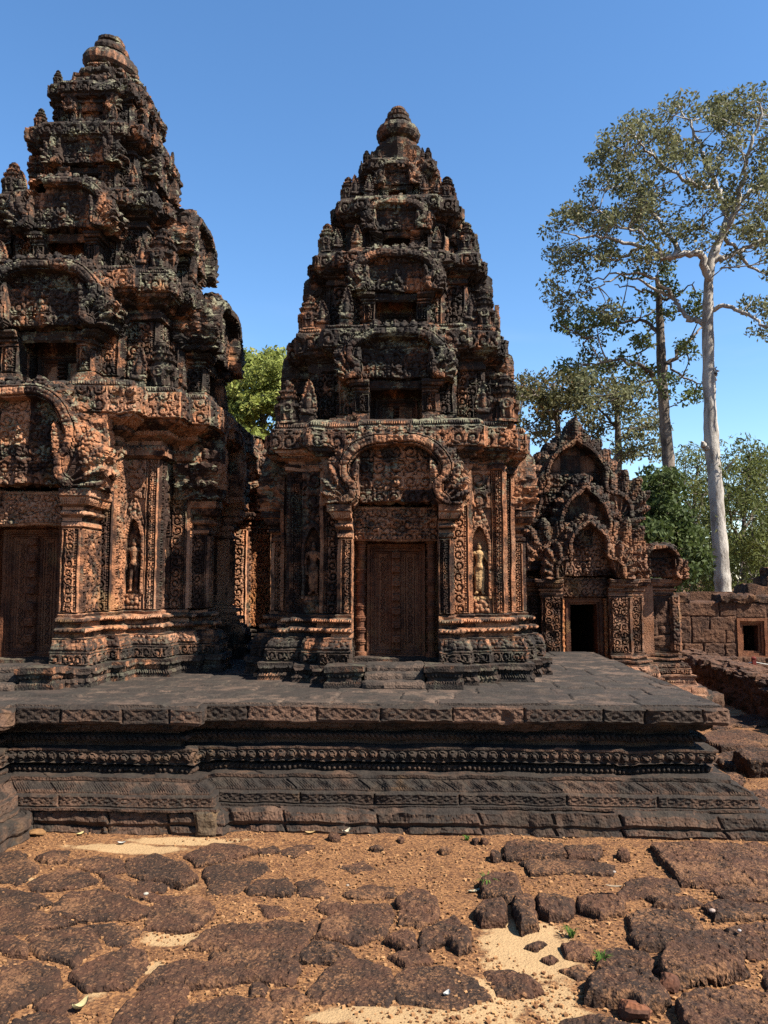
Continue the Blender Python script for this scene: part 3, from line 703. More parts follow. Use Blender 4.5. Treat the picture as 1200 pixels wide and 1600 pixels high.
def tier(T, z0, zw, zc0, zc1, h, coff, seed, res, pedk=(.62, .80), er=1.30, ant=(.40, .34), ctop=.08, drop=(), brk=0.0, sides=(0, 1, 2, 3), ej=0.0):
    c, mat, tw = T['c'], T['mat'], T['root']; p1, p2, e2, e1, dn = .46 * h, .66 * h, 1.13 * h, er * h, .30 * h
    s = h; H = zc0 - z0; zb1 = z0 + .14 * H; zcap0 = z0 + .40 * H; zcap1 = z0 + .56 * H; mb = MB()
    bp = [(.12 * s, z0 - .05), (.12 * s, z0 + .04 * H, p_leaf), (.08 * s, z0 + .06 * H), (.08 * s, z0 + .09 * H), (.03 * s, z0 + .10 * H), (.03 * s, z0 + .13 * H), (0, zb1)]
    cp = core_path(h, p1, p2, e1, e2, dn)
    for k in range(4):
        sweep(mb, c, cp, False, bp + [(0, zb1, 'wall'), (0, zw)], k, res, seed, lambda j, L: p_panel, cap=.35 * h, blk=(.3, .25))
        for i, pth in enumerate((porch_path(p1, e1, e2, dn), porch_path2(p1, e1, e2, dn))):
            sweep(mb, c, pth, False, bp + [(0, zb1, 'wall'), (0, zcap0)], k, res, seed + 2 + i, lambda j, L: p_panel, cap=.3 * h, blk=(.3, .25), ends='se'[i])
            sweep(mb, c, pth, False, cap_prof(zcap0, zcap1, .75 * s), k, res, seed + 4 + i, cap=.3 * h, ends='se'[i])
        sweep(mb, c, [(0, -e2), (p2, -e2), (p2, -h), (h, -h), (h, -p2), (e2, -p2), (e2, 0)], False, corn_prof(zw, zc0, zc1, coff, ctop), k, res, seed + 8)
        # floor under the porch and dark back of the niche
        U, N = SIDES[k]
        mb.patch(side_pt(c, k, -dn - .02, e1 - .36 * h, z0 - .02), side_pt(c, k, dn + .02, e1 - .36 * h, z0 - .02), side_pt(c, k, dn + .02, e1 - .36 * h, zcap1 + .1), side_pt(c, k, -dn - .02, e1 - .36 * h, zcap1 + .1), 2, 2)
        mb.patch(side_pt(c, k, -dn - .02, e1 + .05, z0 + .02), side_pt(c, k, dn + .02, e1 + .05, z0 + .02), side_pt(c, k, dn + .02, e1 - .4 * h, z0 + .02), side_pt(c, k, -dn - .02, e1 - .4 * h, z0 + .02), 2, 2)
        mb.patch(side_pt(c, k, -dn - .02, e1 - .05 * h, zcap0 + .35 * (zcap1 - zcap0)), side_pt(c, k, dn + .02, e1 - .05 * h, zcap0 + .35 * (zcap1 - zcap0)), side_pt(c, k, dn + .02, e1 - .05 * h, zcap1 + .02), side_pt(c, k, -dn - .02, e1 - .05 * h, zcap1 + .02), 20, 6, p_foli, seed)
    ob = mb.build('tier', mat, tw, erode=(c[0], c[1], .05), rough=(.009, .006))
    for k in range(4):
        U, N = SIDES[k]; hw = dn * .85; dh = zcap0 - z0 - .02
        mb = MB(); mb.relief(side_pt(c, k, 0, e1 - .30 * h, z0 + .02), V3(U), (0, 0, 1), V3(N), (-hw - .02, hw + .02), (-.02, dh + .02), res, door_fn(hw, dh), back=.05)
        mb.build('false_door', M_DOOR, ob, rough=(.006, .004))
        if k in sides:
            add_ped(T, ob, k, pedk[0] * h * 1.04, pedk[1] * (zc1 + ctop - zcap1) * 1.26, e1 + .02 + ej, zcap1, res * 1.0, seed + 30 + k, bw=.10 * s + .03, crest=.10 * s + .02, back=.30 * h + ej, brk=brk, lw=.07 + .03 * s, ds=max(.5, .85 * h))
    # antefixes on the cornice
    rr = random.Random(seed); n = 0; zt = zc1 + ctop * .9
    for k in range(4):
        for (u, e, kind, sc) in ((h + .12 * coff, h + .12 * coff, 'p', ant[0]), (.86 * h, h + .55 * coff, 'f', ant[1]), (-.86 * h, h + .55 * coff, 'f', ant[1]), (-.58 * h, e2 + .5 * coff, 'f', ant[1] * .9), (.58 * h, e2 + .5 * coff, 'f', ant[1] * .9)):
            n += 1
            if n in drop or (kind == 'f' and rr.random() < .22): continue
            o = bpy.data.objects.new('antefix', T['pras'] if kind == 'p' else T['flame']); COL.objects.link(o); o.parent = ob
            q = side_pt(c, k, u, e, zt); o.location = np.array(q) - np.array(tw.location)
            f = sc * rr.uniform(.85, 1.12); o.scale = (f * rr.uniform(.92, 1.08), f, f * rr.uniform(.85, 1.1)); o.rotation_euler = (rr.uniform(-.06, .06), rr.uniform(-.06, .06), k * math.pi / 2 + rr.uniform(-.08, .08))
    return ob
def proto(mb, mat, nm):
    o = mb.build(nm, mat, rough=(.012, .008)); me = o.data; bpy.data.objects.remove(o); return me

def antefix_row(T, parent, h, p2, e2, coff, zt, ant, seed, drop=()):
    rr = random.Random(seed); n = 0
    for k in range(4):
        for (u, e, kind, sc) in ((h + .1 * coff, h + .1 * coff, 'p', ant[0]), (h - .20, h + .55 * coff, 'f', ant[1]), (-h + .20, h + .55 * coff, 'f', ant[1])):
            n += 1
            if n in drop: continue
            o = bpy.data.objects.new('antefix', T['pras'] if kind == 'p' else T['flame']); COL.objects.link(o); o.parent = parent
            o.location = np.array(side_pt(T['c'], k, u, e, zt)) - np.array(T['root'].location)
            f = sc * rr.uniform(.9, 1.1); o.scale = (f, f, f); o.rotation_euler = (rr.uniform(-.05, .05), rr.uniform(-.05, .05), k * math.pi / 2 + rr.uniform(-.08, .08))

def stairs(T, e, zb, hw=.29):
    mb = MB(); c = T['c']
    for i in range(3):
        y0 = c[1] - e - .36 + .12 * i
        mb.box(c[0] - hw, c[0] + hw, y0, c[1] - e + .1, zb - .01 + (.07 * i if i else 0), zb + .07 * (i + 1), .025, p_rough, 5 + i, (.4, 0), 'flrt')
    mb.build('stair', M_PAVE, T['root'], rough=(.006, .005))
    for sg in (-1, 1):
        mb = MB(); x = c[0] + sg * (hw + .19)
        sweep(mb, (x, c[1] - e - .12), [(-.16, -.17), (.16, -.17), (.16, .2), (-.16, .2)], True, [(.03, zb - .01), (.03, zb + .04, p_leaf), (.0, zb + .06), (-.01, zb + .10, p_bead(.04, .015)), (.01, zb + .14), (.03, zb + .16), (.03, zb + .215), (-.15, zb + .22)], res=.012, seed=7, blk=(0, 0))
        mb.build('stair_flank', T['mat'], T['root'])

# ---- right-hand tower of the pair (smaller, whole in view)
PRAS = proto(mini_prasat(M_T2), M_T2, 'antefix_prasat'); FLAM = proto(flame_antefix(), M_T2, 'antefix_flame')
def tower_small():
    c = (-.24, 9.60); tw = thing('temple_tower', 'whole carved sandstone tower with closed false door at mid picture and narrow pointed top', 'tower', (*c, .95), 'carved sanctuary towers on the platform')
    T = dict(c=c, root=tw, mat=M_T2, seed=11, res=.0115, ped=(.74, .92), pras=PRAS, flame=FLAM, ctop=.09)
    h, p1, p2, e1, e2, dn = 1.15, .57, .77, 1.42, 1.28, .445
    tower_main(T, (.95, 1.64, 2.42, 2.77, 3.16, 3.38, 3.60), h, p1, p2, e1, e2, dn, .17)
    for k, u in ((0, .89), (0, -.89), (1, -.89), (3, .89)): fig_at(T, k, u, h - .025, 1.84, .56, False, mat=M_FIG if (k, u > 0) == (0, True) else None)
    stairs(T, e1 + .20, .95)
    t1 = tier(T, 3.68, 4.30, 4.51, 4.71, .95, .17, 100, .013, pedk=(.72, .86), er=1.26, ant=(.50, .42), ctop=.07)
    antefix_row(T, t1, h, p2, e2, .17, 3.68, (.52, .44), 5)
    tier(T, 4.76, 5.36, 5.52, 5.68, .78, .15, 200, .014, pedk=(.74, .86), er=1.28, ant=(.42, .36), ctop=.06)
    tier(T, 5.72, 6.14, 6.27, 6.43, .57, .13, 300, .014, pedk=(.76, .80), er=1.28, ant=(.34, .30), ctop=.05)
    tier(T, 6.47, 6.82, 6.92, 7.05, .36, .09, 400, .014, pedk=(.80, .80), er=1.20, ant=(.17, .13), ctop=.04)
    mb = MB(); mb.lathe((*c, 7.02), [(.46, 0), (.46, .05), (.41, .07), (.43, .14), (.37, .16), (.39, .22), (.33, .245), (.345, .30), (.285, .33), (.30, .38), (.245, .41), (.25, .45), (.20, .475), (.18, .49)], 48, lambda t, z: 1 + .05 * np.cos(t * 12) + .06 * np.cos(t * 4))
    mb.build('lotus_base', M_T2, tw, rough=(.016, .010))
    mb = MB(); mb.lathe((*c, 7.50), [(.18, -.01), (.18, .03), (.235, .045), (.272, .09), (.282, .14), (.262, .19), (.20, .232), (.15, .24), (.145, .265), (.17, .275), (.172, .315), (.13, .325), (.12, .345), (.14, .36), (.142, .395), (.10, .41), (.085, .43), (.10, .44), (.095, .47), (.06, .49), (.03, .505), (.001, .51)], 40, lambda t, z: 1 + .02 * np.cos(t * 20))
    mb.build('lotus_finial', M_T2, tw, smooth=False)
tower_small()
# ---- left-hand tower (larger, cut by the frame)
def tower_large():
    c = (-4.09, 9.85); tw = thing('temple_tower', 'taller more ruined carved tower cut by the left picture edge with a cracked tilted finial', 'tower', (*c, .95), 'carved sanctuary towers on the platform')
    T = dict(c=c, root=tw, mat=M_T1, seed=61, res=.0115, ped=(.80, 1.34), pras=PRAS, flame=FLAM, ctop=.10, E1=[1.98, 1.60, 1.6, 1.6], E2=[1.50, 1.40, 1.4, 1.4])
    h, p1, p2, e1, e2, dn = 1.18, .66, .80, 1.60, 1.40, .47
    tower_main(T, (.95, 1.66, 2.52, 2.92, 3.34, 3.74, 4.03), h, p1, p2, e1, e2, dn, .34)
    fig_at(T, 0, .92, h - .025, 1.86, .60, True); fig_at(T, 1, -.92, h - .04, 1.86, .60, False); fig_at(T, 0, -.92, h - .04, 1.86, .60, True)
    stairs(T, 1.98 + .20, .95)
    t1 = tier(T, 4.12, 4.95, 5.22, 5.44, 1.10, .23, 500, .013, pedk=(.70, .95), er=1.34, ant=(.52, .42), ctop=.08, drop=(6, 7, 8), ej=.06)
    antefix_row(T, t1, h, p2, e2, .34, 4.11, (.62, .52), 8, drop=(4,))
    tier(T, 5.50, 6.20, 6.40, 6.57, .80, .18, 600, .014, pedk=(.80, .95), er=1.45, ant=(.42, .34), ctop=.06, drop=(1, 6, 7), brk=.12, ej=.06)
    tier(T, 6.62, 7.24, 7.40, 7.56, .60, .14, 700, .014, pedk=(.82, .95), er=1.14, ant=(.30, .26), ctop=.05, drop=(1, 2, 6, 11), brk=.15, ej=.05)
    tier(T, 7.60, 7.98, 8.08, 8.22, .47, .09, 800, .014, pedk=(.78, .9), er=1.02, ant=(.2, .14), ctop=.05, drop=(1, 6, 11), ej=.02)
    mb = MB(); a_, b_, c_ = .22, .36, .46
    q = [(-a_, -c_), (a_, -c_), (a_, -b_), (b_, -b_), (b_, -a_), (c_, -a_), (c_, a_), (b_, a_), (b_, b_), (a_, b_), (a_, c_), (-a_, c_), (-a_, b_), (-b_, b_), (-b_, a_), (-c_, a_), (-c_, -a_), (-b_, -a_), (-b_, -b_), (-a_, -b_)]
    sweep(mb, c, q, True, [(.02, 8.08), (.06, 8.12, p_leaf), (.09, 8.20), (.02, 8.21, p_foli), (.0, 8.29), (.06, 8.31, p_leaf), (.07, 8.38), (-.02, 8.39, p_foli), (-.04, 8.45), (.0, 8.47, p_leaf), (-.01, 8.53), (-.09, 8.54, p_foli), (-.11, 8.59), (-.08, 8.60, p_leaf), (-.09, 8.64), (-.17, 8.65), (-.20, 8.67)], res=.016, seed=77, fmul=(1, 1, 3, 2), blk=(.28, 0))
    mb.lathe((*c, 8.62), [(.30, 0), (.30, .03), (.24, .05), (.24, .07)], 24)
    mb.build('crown_block', M_T1, tw, rough=(.026, .016), erode=(c[0], c[1], .07))
    fin = MB(); fin.lathe((*c, 8.68), [(.25, -.02), (.26, .02), (.32, .035), (.355, .08), (.36, .14), (.34, .20), (.27, .25), (.19, .26), (.18, .30), (.215, .31), (.225, .35), (.21, .40), (.15, .42), (.145, .45), (.17, .46), (.17, .50), (.11, .54), (.001, .55)], 40, lambda t, z: 1 + .025 * np.cos(t * 18))
    fin.lathe((c[0] + .09, c[1] - .03, 9.07), [(.09, 0), (.10, .03), (.07, .07), (.08, .12), (.03, .17), (.001, .18)], 14)
    V = fin.v[0]; 
    for V in fin.v: V[:, 2] -= (V[:, 0] - c[0]) * .16
    f = fin.build('lotus_finial', M_T1, tw, smooth=False)
tower_large()
# ------------------------------------------------------------------ ground
def gh(x, y):
    x = np.asarray(x, float); y = np.asarray(y, float)
    return .05 * (fbm(x, y, 1.3, 3) - .5) + .018 * (n2(x, y, .22, 5) - .5) + .008 * (n2(x, y, .07, 6) - .5) - .01
SAND = [(825, 1480, 95, 62, 1.), (745, 1565, 110, 44, 1.), (600, 1590, 140, 22, .9), (860, 1560, 60, 40, .9), (520, 1592, 60, 14, .9), (200, 1322, 120, 9, 1.), (290, 1310, 130, 7, .9), (270, 1458, 60, 16, 1.), (240, 1505, 30, 16, .8), (150, 1545, 50, 26, .6), (330, 1445, 40, 8, .6), (900, 1580, 50, 16, .7), (40, 1374, 40, 6, .6), (300, 1378, 50, 10, .5), (1160, 1115, 80, 30, .6), (1180, 1050, 60, 20, .9)]
def sand_mask(x, y):
    r = np.zeros(np.shape(x))
    for (px, py, a, b, k) in SAND:
        c = atz(px, py, 0); e = atz(px + a, py, 0); f = atz(px, py - b, 0); g = atz(px, py + b, 0)
        r = np.maximum(r, k * np.exp(-((x - c[0]) / (e[0] - c[0])) ** 2 - ((y - c[1]) / (.5 * (f[1] - g[1]))) ** 2))
    return r
def make_ground():
    mb = MB()
    for (x0, x1, y0, y1, r) in ((-4.5, 5.2, 2.4, 8.4, .022), (2.2, 9.2, 8.4, 18.2, .06)):
        u, v = np.meshgrid(np.linspace(x0, x1, int((x1 - x0) / r)), np.linspace(y0, y1, int((y1 - y0) / r)))
        z = gh(u, v); e = np.minimum(np.minimum(u - x0, x1 - u), np.minimum(v - y0, y1 - v)); z = np.where(e < .001, -.06, z)
        i = np.arange(u.size).reshape(u.shape)
        mb.add(np.stack([u, v, z], -1), np.stack([i[:-1, :-1], i[:-1, 1:], i[1:, 1:], i[1:, :-1]], -1).reshape(-1, 4), sand_mask(u, v).ravel())
    g = np.array([-1500, -300, -60, -20, 0, 20, 60, 300, 1500.]); u, v = np.meshgrid(g, g); i = np.arange(81).reshape(9, 9)
    mb.add(np.stack([u, v, np.full(u.shape, -.07)], -1), np.stack([i[:-1, :-1], i[:-1, 1:], i[1:, 1:], i[1:, :-1]], -1).reshape(-1, 4), .2)
    tag(mb.build('ground', M_GND, rough=None, smooth=True), kind='structure')
make_ground()
def make_gravel():
    rr = np.random.RandomState(4); n = 40000; mb = MB()
    y = 2.7 + 6.0 * rr.rand(n) ** 1.5; x = (rr.rand(n) - .5) * (1.25 * y + 1.2) + .1; k = n2(x, y, .45, 77) + .35 * rr.rand(n) - .5 * sand_mask(x, y) > .40; x, y = x[k], y[k]; n = len(x)
    s = .0028 + .007 * rr.rand(n) ** 3; cube = np.array([(a, b, c) for c in (-1, 1) for b in (-1, 1) for a in (-1, 1)], float)
    q = np.array([(0, 1, 5, 4), (1, 3, 7, 5), (3, 2, 6, 7), (2, 0, 4, 6), (4, 5, 7, 6), (2, 3, 1, 0)])
    V = cube[None] * s[:, None, None] * rr.uniform(.6, 1.3, (n, 8, 3)); a = rr.rand(n) * 6.28; ca, sa = np.cos(a)[:, None], np.sin(a)[:, None]
    V = np.stack([V[..., 0] * ca - V[..., 1] * sa, V[..., 0] * sa + V[..., 1] * ca, V[..., 2] * .8], -1) + np.stack([x, y, gh(x, y) + s * .5], -1)[:, None]
    mb.add(V, (q[None] + 8 * np.arange(n)[:, None, None]).reshape(-1, 4), np.repeat(rr.rand(n), 8))
    m, nn, b = mat_new('gravel_stone'); nn.links.new(_mix(nn, _attr(nn), (.16, .065, .025), (.56, .30, .13)), b.inputs['Base Color'])
    tag(mb.build('gravel', m, rough=None), kind='stuff')
make_gravel()

# ------------------------------------------------------------------ laterite blocks sunk in the sand: (px x, px y, px w, px h, height, turn, squareness, label)
POLY = [
 ([(-8, 1330), (35, 1327), (62, 1358), (30, 1378), (-8, 1368)], .035, 'brown laterite block at the left picture edge nearest the platform'),
 ([(55, 1337), (77, 1325), (107, 1327), (103, 1342), (77, 1346)], .03, 'small dark laterite block ringed by pale sand near the left picture edge'),
 ([(113, 1340), (150, 1333), (188, 1337), (205, 1355), (160, 1357), (110, 1349)], .035, 'low laterite slab right of the small sand ringed block'),
 ([(195, 1333), (245, 1325), (287, 1340), (306, 1360), (287, 1373), (233, 1364), (205, 1358)], .06, 'humped laterite block with a dark front edge nearest the sand strip before the platform'),
 ([(60, 1362), (100, 1350), (140, 1356), (150, 1375), (112, 1385), (62, 1388), (35, 1378)], .04, 'laterite slab in front of the small sand ringed block at left'),
 ([(155, 1358), (205, 1372), (248, 1394), (235, 1402), (190, 1392), (158, 1378)], .035, 'narrow slanting laterite slab behind the white pebble'),
 ([(213, 1370), (253, 1367), (272, 1377), (252, 1388), (216, 1381)], .02, 'low greyish laterite slab just under the humped block with the dark front edge'),
 ([(293, 1330), (333, 1313), (392, 1317), (400, 1328), (335, 1343), (307, 1348)], .02, 'low gravelly laterite slab right of the humped block near the platform'),
 ([(320, 1350), (360, 1333), (410, 1338), (415, 1348), (372, 1386), (325, 1388), (327, 1368)], .04, 'smooth laterite slab with a long slanting right side near the platform'),
 ([(84, 1413), (110, 1390), (150, 1383), (200, 1396), (232, 1411), (213, 1424), (170, 1427), (120, 1428), (86, 1422)], .05, 'broad humped laterite slab left of the white pebble'),
 ([(257, 1391), (310, 1388), (332, 1410), (307, 1432), (277, 1442), (216, 1441), (233, 1416)], .05, 'laterite slab right of the white pebble beside the sandy joint'),
 ([(-8, 1380), (30, 1384), (66, 1395), (82, 1408), (40, 1416), (-8, 1420)], .035, 'laterite slab second from the platform along the left picture edge'),
 ([(-8, 1424), (45, 1419), (85, 1427), (120, 1433), (46, 1452), (-8, 1456)], .035, 'laterite slab third from the platform along the left picture edge'),
 ([(-8, 1460), (27, 1460), (50, 1473), (43, 1490), (13, 1487), (-8, 1482)], .05, 'small laterite block just behind the big smooth slab at the left edge'),
 ([(53, 1446), (133, 1438), (160, 1468), (117, 1500), (93, 1492), (60, 1482), (43, 1460)], .055, 'laterite slab with a deep dark gap under its left front edge'),
 ([(165, 1474), (200, 1462), (230, 1477), (233, 1497), (200, 1527), (140, 1527), (113, 1513), (123, 1497)], .06, 'rounded laterite slab at the left side of the sandy joint'),
 ([(140, 1438), (185, 1433), (214, 1446), (190, 1462), (164, 1466)], .04, 'laterite slab directly behind the rounded slab at the sandy joint'),
 ([(-8, 1487), (53, 1493), (92, 1506), (94, 1523), (67, 1543), (20, 1570), (-8, 1567)], .045, 'big smooth laterite slab low at the left picture edge'),
 ([(53, 1563), (77, 1543), (112, 1533), (120, 1562), (100, 1576), (60, 1572)], .025, 'small laterite slab just behind the curled yellow leaf'),
 ([(20, 1583), (67, 1574), (105, 1582), (113, 1608), (10, 1608)], .025, 'laterite slab in the lower left corner under the curled yellow leaf'),
 ([(-8, 1572), (16, 1576), (8, 1608), (-8, 1608)], .03, 'sliver of laterite slab in the very lower left corner'),
 ([(227, 1523), (298, 1524), (290, 1553), (262, 1608), (150, 1608), (187, 1560)], .045, 'slanting laterite slab at the bottom edge right of the curled yellow leaf'),
 ([(270, 1575), (293, 1563), (350, 1553), (400, 1556), (434, 1560), (433, 1608), (262, 1608)], .04, 'laterite slab at the bottom edge in front of the largest slab'),
 ([(285, 1463), (318, 1441), (350, 1431), (498, 1431), (478, 1468), (470, 1490), (455, 1523), (400, 1518), (222, 1519), (250, 1494), (295, 1481), (335, 1482), (332, 1474), (352, 1472)], .065, 'largest flat laterite slab with a sandy notch in its left side'),
 ([(385, 1382), (400, 1369), (450, 1365), (461, 1380), (447, 1390), (395, 1391)], .03, 'left one of two low laterite slabs end to end in gravel left of picture centre'),
 ([(462, 1368), (497, 1362), (523, 1380), (510, 1393), (470, 1387)], .035, 'right one of two low laterite slabs end to end in gravel left of picture centre'),
 ([(490, 1407), (507, 1397), (543, 1403), (550, 1413), (510, 1418)], .04, 'small laterite lump at the rear right corner of the largest flat slab'),
 ([(533, 1390), (573, 1377), (613, 1380), (617, 1397), (547, 1397)], .02, 'low gravelly laterite patch behind the lumpy blocks at picture centre'),
 ([(500, 1435), (533, 1410), (605, 1402), (615, 1420), (603, 1450), (560, 1462), (490, 1456)], .06, 'dark laterite slab right of the largest flat slab'),
 ([(619, 1400), (645, 1381), (672, 1388), (690, 1412), (680, 1430), (652, 1438), (622, 1432)], .07, 'lumpy laterite block just right of picture centre'),
 ([(656, 1442), (685, 1432), (708, 1418), (733, 1445), (738, 1468), (716, 1474), (700, 1460), (664, 1474)], .08, 'lumpy laterite block with a dark cleft at the right end of the central group'),
 ([(607, 1452), (635, 1440), (652, 1448), (650, 1466), (632, 1472), (602, 1462)], .07, 'small dark fronted laterite lump in the middle of the central group'),
 ([(473, 1482), (488, 1462), (533, 1463), (557, 1483), (540, 1494), (480, 1490)], .07, 'small laterite block with a shadowed front touching the right end of the largest slab'),
 ([(490, 1540), (520, 1500), (560, 1495), (607, 1507), (620, 1547), (610, 1570), (550, 1563), (492, 1555)], .04, 'laterite block half buried in orange gravel at bottom centre'),
 ([(603, 1488), (627, 1473), (667, 1477), (680, 1495), (633, 1503)], .045, 'small laterite lump below the central group'),
 ([(633, 1513), (700, 1507), (747, 1527), (757, 1560), (700, 1572), (633, 1567), (615, 1540)], .018, 'rusty laterite slab nearly flush with the gravel under the white scrap'),
 ([(760, 1515), (793, 1510), (825, 1520), (846, 1540), (820, 1545), (778, 1547)], .03, 'dark laterite patch with a tail in the pale sand at lower middle'),
 ([(423, 1540), (450, 1533), (480, 1557), (460, 1570), (430, 1563)], .025, 'low laterite patch right of the slab at the bottom edge'),
 ([(395, 1530), (420, 1536), (415, 1552), (393, 1551)], .02, 'small gravelly laterite patch just below the front edge of the largest slab'),
 ([(433, 1325), (467, 1315), (493, 1318), (460, 1335)], .018, 'right hand one of two faint laterite patches in gravel close to the platform'),
 ([(400, 1325), (427, 1317), (440, 1327), (413, 1333)], .018, 'left hand one of two faint laterite patches in gravel close to the platform'),
 ([(527, 1347), (567, 1340), (587, 1353), (550, 1358)], .012, 'faint laterite patch flush with the gravel at the upper middle of the yard'),
 ([(400, 1408), (440, 1410), (453, 1420), (420, 1427)], .018, 'faint laterite patch just behind the largest flat slab'),
 ([(787, 1326), (792, 1309), (800, 1306), (880, 1312), (880, 1330), (850, 1333), (795, 1330)], .085, 'long upright laterite block standing in gravel close to the platform'),
 ([(883, 1312), (933, 1310), (940, 1322), (927, 1333), (885, 1331)], .08, 'short laterite block right of the long upright one close to the platform'),
 ([(1018, 1315), (1025, 1311), (1190, 1312), (1225, 1330), (1225, 1368), (1070, 1372), (1040, 1346)], .08, 'broad laterite slab at right nearest the platform with a dark slanting left edge'),
 ([(965, 1385), (980, 1366), (1017, 1361), (1060, 1370), (1067, 1383), (1020, 1391), (970, 1395)], .05, 'laterite slab left of the broad right slab one step nearer the camera'),
 ([(1013, 1394), (1033, 1384), (1083, 1390), (1093, 1405), (1053, 1409), (1020, 1406)], .055, 'small laterite block right of the row of dark lumps'),
 ([(980, 1415), (1010, 1408), (1080, 1411), (1100, 1432), (1075, 1445), (1040, 1462), (1000, 1462), (985, 1445)], .09, 'pinkish laterite block with a steep shadowed left side'),
 ([(1022, 1485), (1035, 1470), (1075, 1452), (1120, 1447), (1153, 1463), (1163, 1490), (1117, 1507), (1042, 1514)], .125, 'high pinkish laterite block with a dark left face at lower right'),
 ([(1113, 1380), (1133, 1372), (1225, 1371), (1225, 1396), (1150, 1400), (1120, 1390)], .05, 'laterite slab at the right edge directly below the broad right slab'),
 ([(1100, 1409), (1120, 1402), (1225, 1404), (1225, 1428), (1160, 1425), (1120, 1430)], .055, 'laterite slab at the right edge second below the broad right slab'),
 ([(1135, 1440), (1225, 1432), (1225, 1482), (1170, 1482), (1150, 1460)], .06, 'laterite slab at the right edge beside the small white pebble'),
 ([(1187, 1507), (1225, 1500), (1225, 1540), (1195, 1535)], .05, 'laterite slab cut by the right edge right of the grey pebble'),
 ([(920, 1517), (940, 1503), (973, 1497), (1013, 1503), (1040, 1537), (1037, 1557), (1000, 1563), (973, 1547), (915, 1545)], .10, 'big rounded laterite block behind the reddish brick fragment'),
 ([(1057, 1547), (1087, 1533), (1153, 1530), (1225, 1550), (1225, 1608), (1093, 1608), (1067, 1577)], .12, 'biggest rough laterite block in the lower right corner'),
 ([(850, 1593), (883, 1580), (940, 1577), (987, 1590), (1000, 1608), (845, 1608)], .05, 'rusty laterite block cut by the bottom edge right of centre'),
 ([(930, 1470), (960, 1465), (1000, 1470), (1027, 1490), (1020, 1499), (967, 1498), (933, 1493)], .075, 'brownish laterite block left of the high pinkish one'),
 ([(878, 1467), (900, 1462), (927, 1470), (923, 1487), (887, 1483)], .05, 'small crumbly laterite lump at the rear edge of the pale sand'),
 ([(873, 1503), (907, 1500), (923, 1513), (900, 1520)], .035, 'small dark stone slab at the right rim of the pale sand'),
 ([(820, 1473), (840, 1465), (855, 1468), (837, 1477)], .02, 'farther one of two little dark stones alone in pale sand'),
 ([(843, 1490), (860, 1483), (873, 1492), (857, 1497)], .02, 'nearer one of two little dark stones alone in pale sand'),
 ([(750, 1362), (770, 1355), (805, 1358), (815, 1380), (790, 1386), (752, 1380)], .12, 'tall laterite lump with a green sprout beside it'),
 ([(737, 1413), (753, 1395), (790, 1393), (795, 1427), (750, 1430)], .10, 'laterite lump at the left front of the sprouting lump'),
 ([(802, 1392), (818, 1385), (836, 1390), (838, 1428), (815, 1437), (803, 1425)], .12, 'narrow rounded laterite lump at the left end of the row of dark lumps'),
 ([(840, 1393), (867, 1387), (893, 1393), (890, 1416), (860, 1420), (842, 1410)], .11, 'egg shaped laterite lump in the middle of the row of dark lumps'),
 ([(900, 1390), (947, 1387), (977, 1397), (977, 1410), (943, 1420), (907, 1407)], .10, 'widest laterite lump at the right end of the row of dark lumps'),
 ([(815, 1345), (850, 1337), (900, 1342), (960, 1350), (955, 1363), (890, 1360), (830, 1362)], .018, 'low gravelly laterite slab behind the row of dark lumps'),
]
STONES = [
 (1150, 1150, 110, 30, .12, .3, 2.4, 'rough laterite mass beside the right end of the platform nearest the low wall'),
 (1165, 1178, 90, 26, .14, .2, 2.5, 'dark laterite mass right of the platform behind the squared block'),
 (1185, 1245, 100, 36, .12, .1, 2.5, 'crumbling laterite mass at right edge before the squared block'),
 (1150, 1262, 60, 22, .07, .1, 2.4, 'small laterite mass touching the bottom step at the right end of the platform'),
 (1168, 1122, 90, 16, .08, .1, 2.4, 'flat laterite mass at the right edge nearest the low wall shadow'),
 (1128, 1128, 40, 14, .08, .1, 2.4, 'small laterite mass just beyond the upper right corner of the platform edge'),
 (1190, 1165, 60, 18, .10, .1, 2.4, 'laterite mass cut by the right edge behind the squared block'),
 (1140, 1212, 50, 18, .07, .1, 2.4, 'laterite mass beside the beaded moulding at the right end of the platform'),
 (1172, 1280, 70, 18, .06, .1, 2.4, 'low laterite mass at the right end of the bottom step'),
 (694, 1324, 20, 10, .045, 0, 2.1, 'brown fist sized stone on gravel just before the platform'),
 (774, 1334, 22, 10, .05, 0, 2.1, 'brown fist sized stone left of the narrow upright block'),
 (973, 1331, 26, 12, .055, 0, 2.1, 'brown fist sized stone behind the long pale leaf'),
 (587, 1320, 26, 8, .03, 0, 2.1, 'dark flat stone before the platform beside the bent white leaf'),
 (523, 1304, 22, 9, .045, 0, 2.1, 'brown fist sized stone against the platform foot left of the bent white leaf'),
 (626, 1308, 13, 7, .03, 0, 2.1, 'small brown stone against the platform foot right of the dark flat stone'),
 (743, 1311, 14, 8, .035, 0, 2.1, 'small reddish stone of the pair touching the platform foot'),
 (757, 1312, 14, 8, .035, 0, 2.1, 'small dark stone of the pair touching the platform foot'),
]
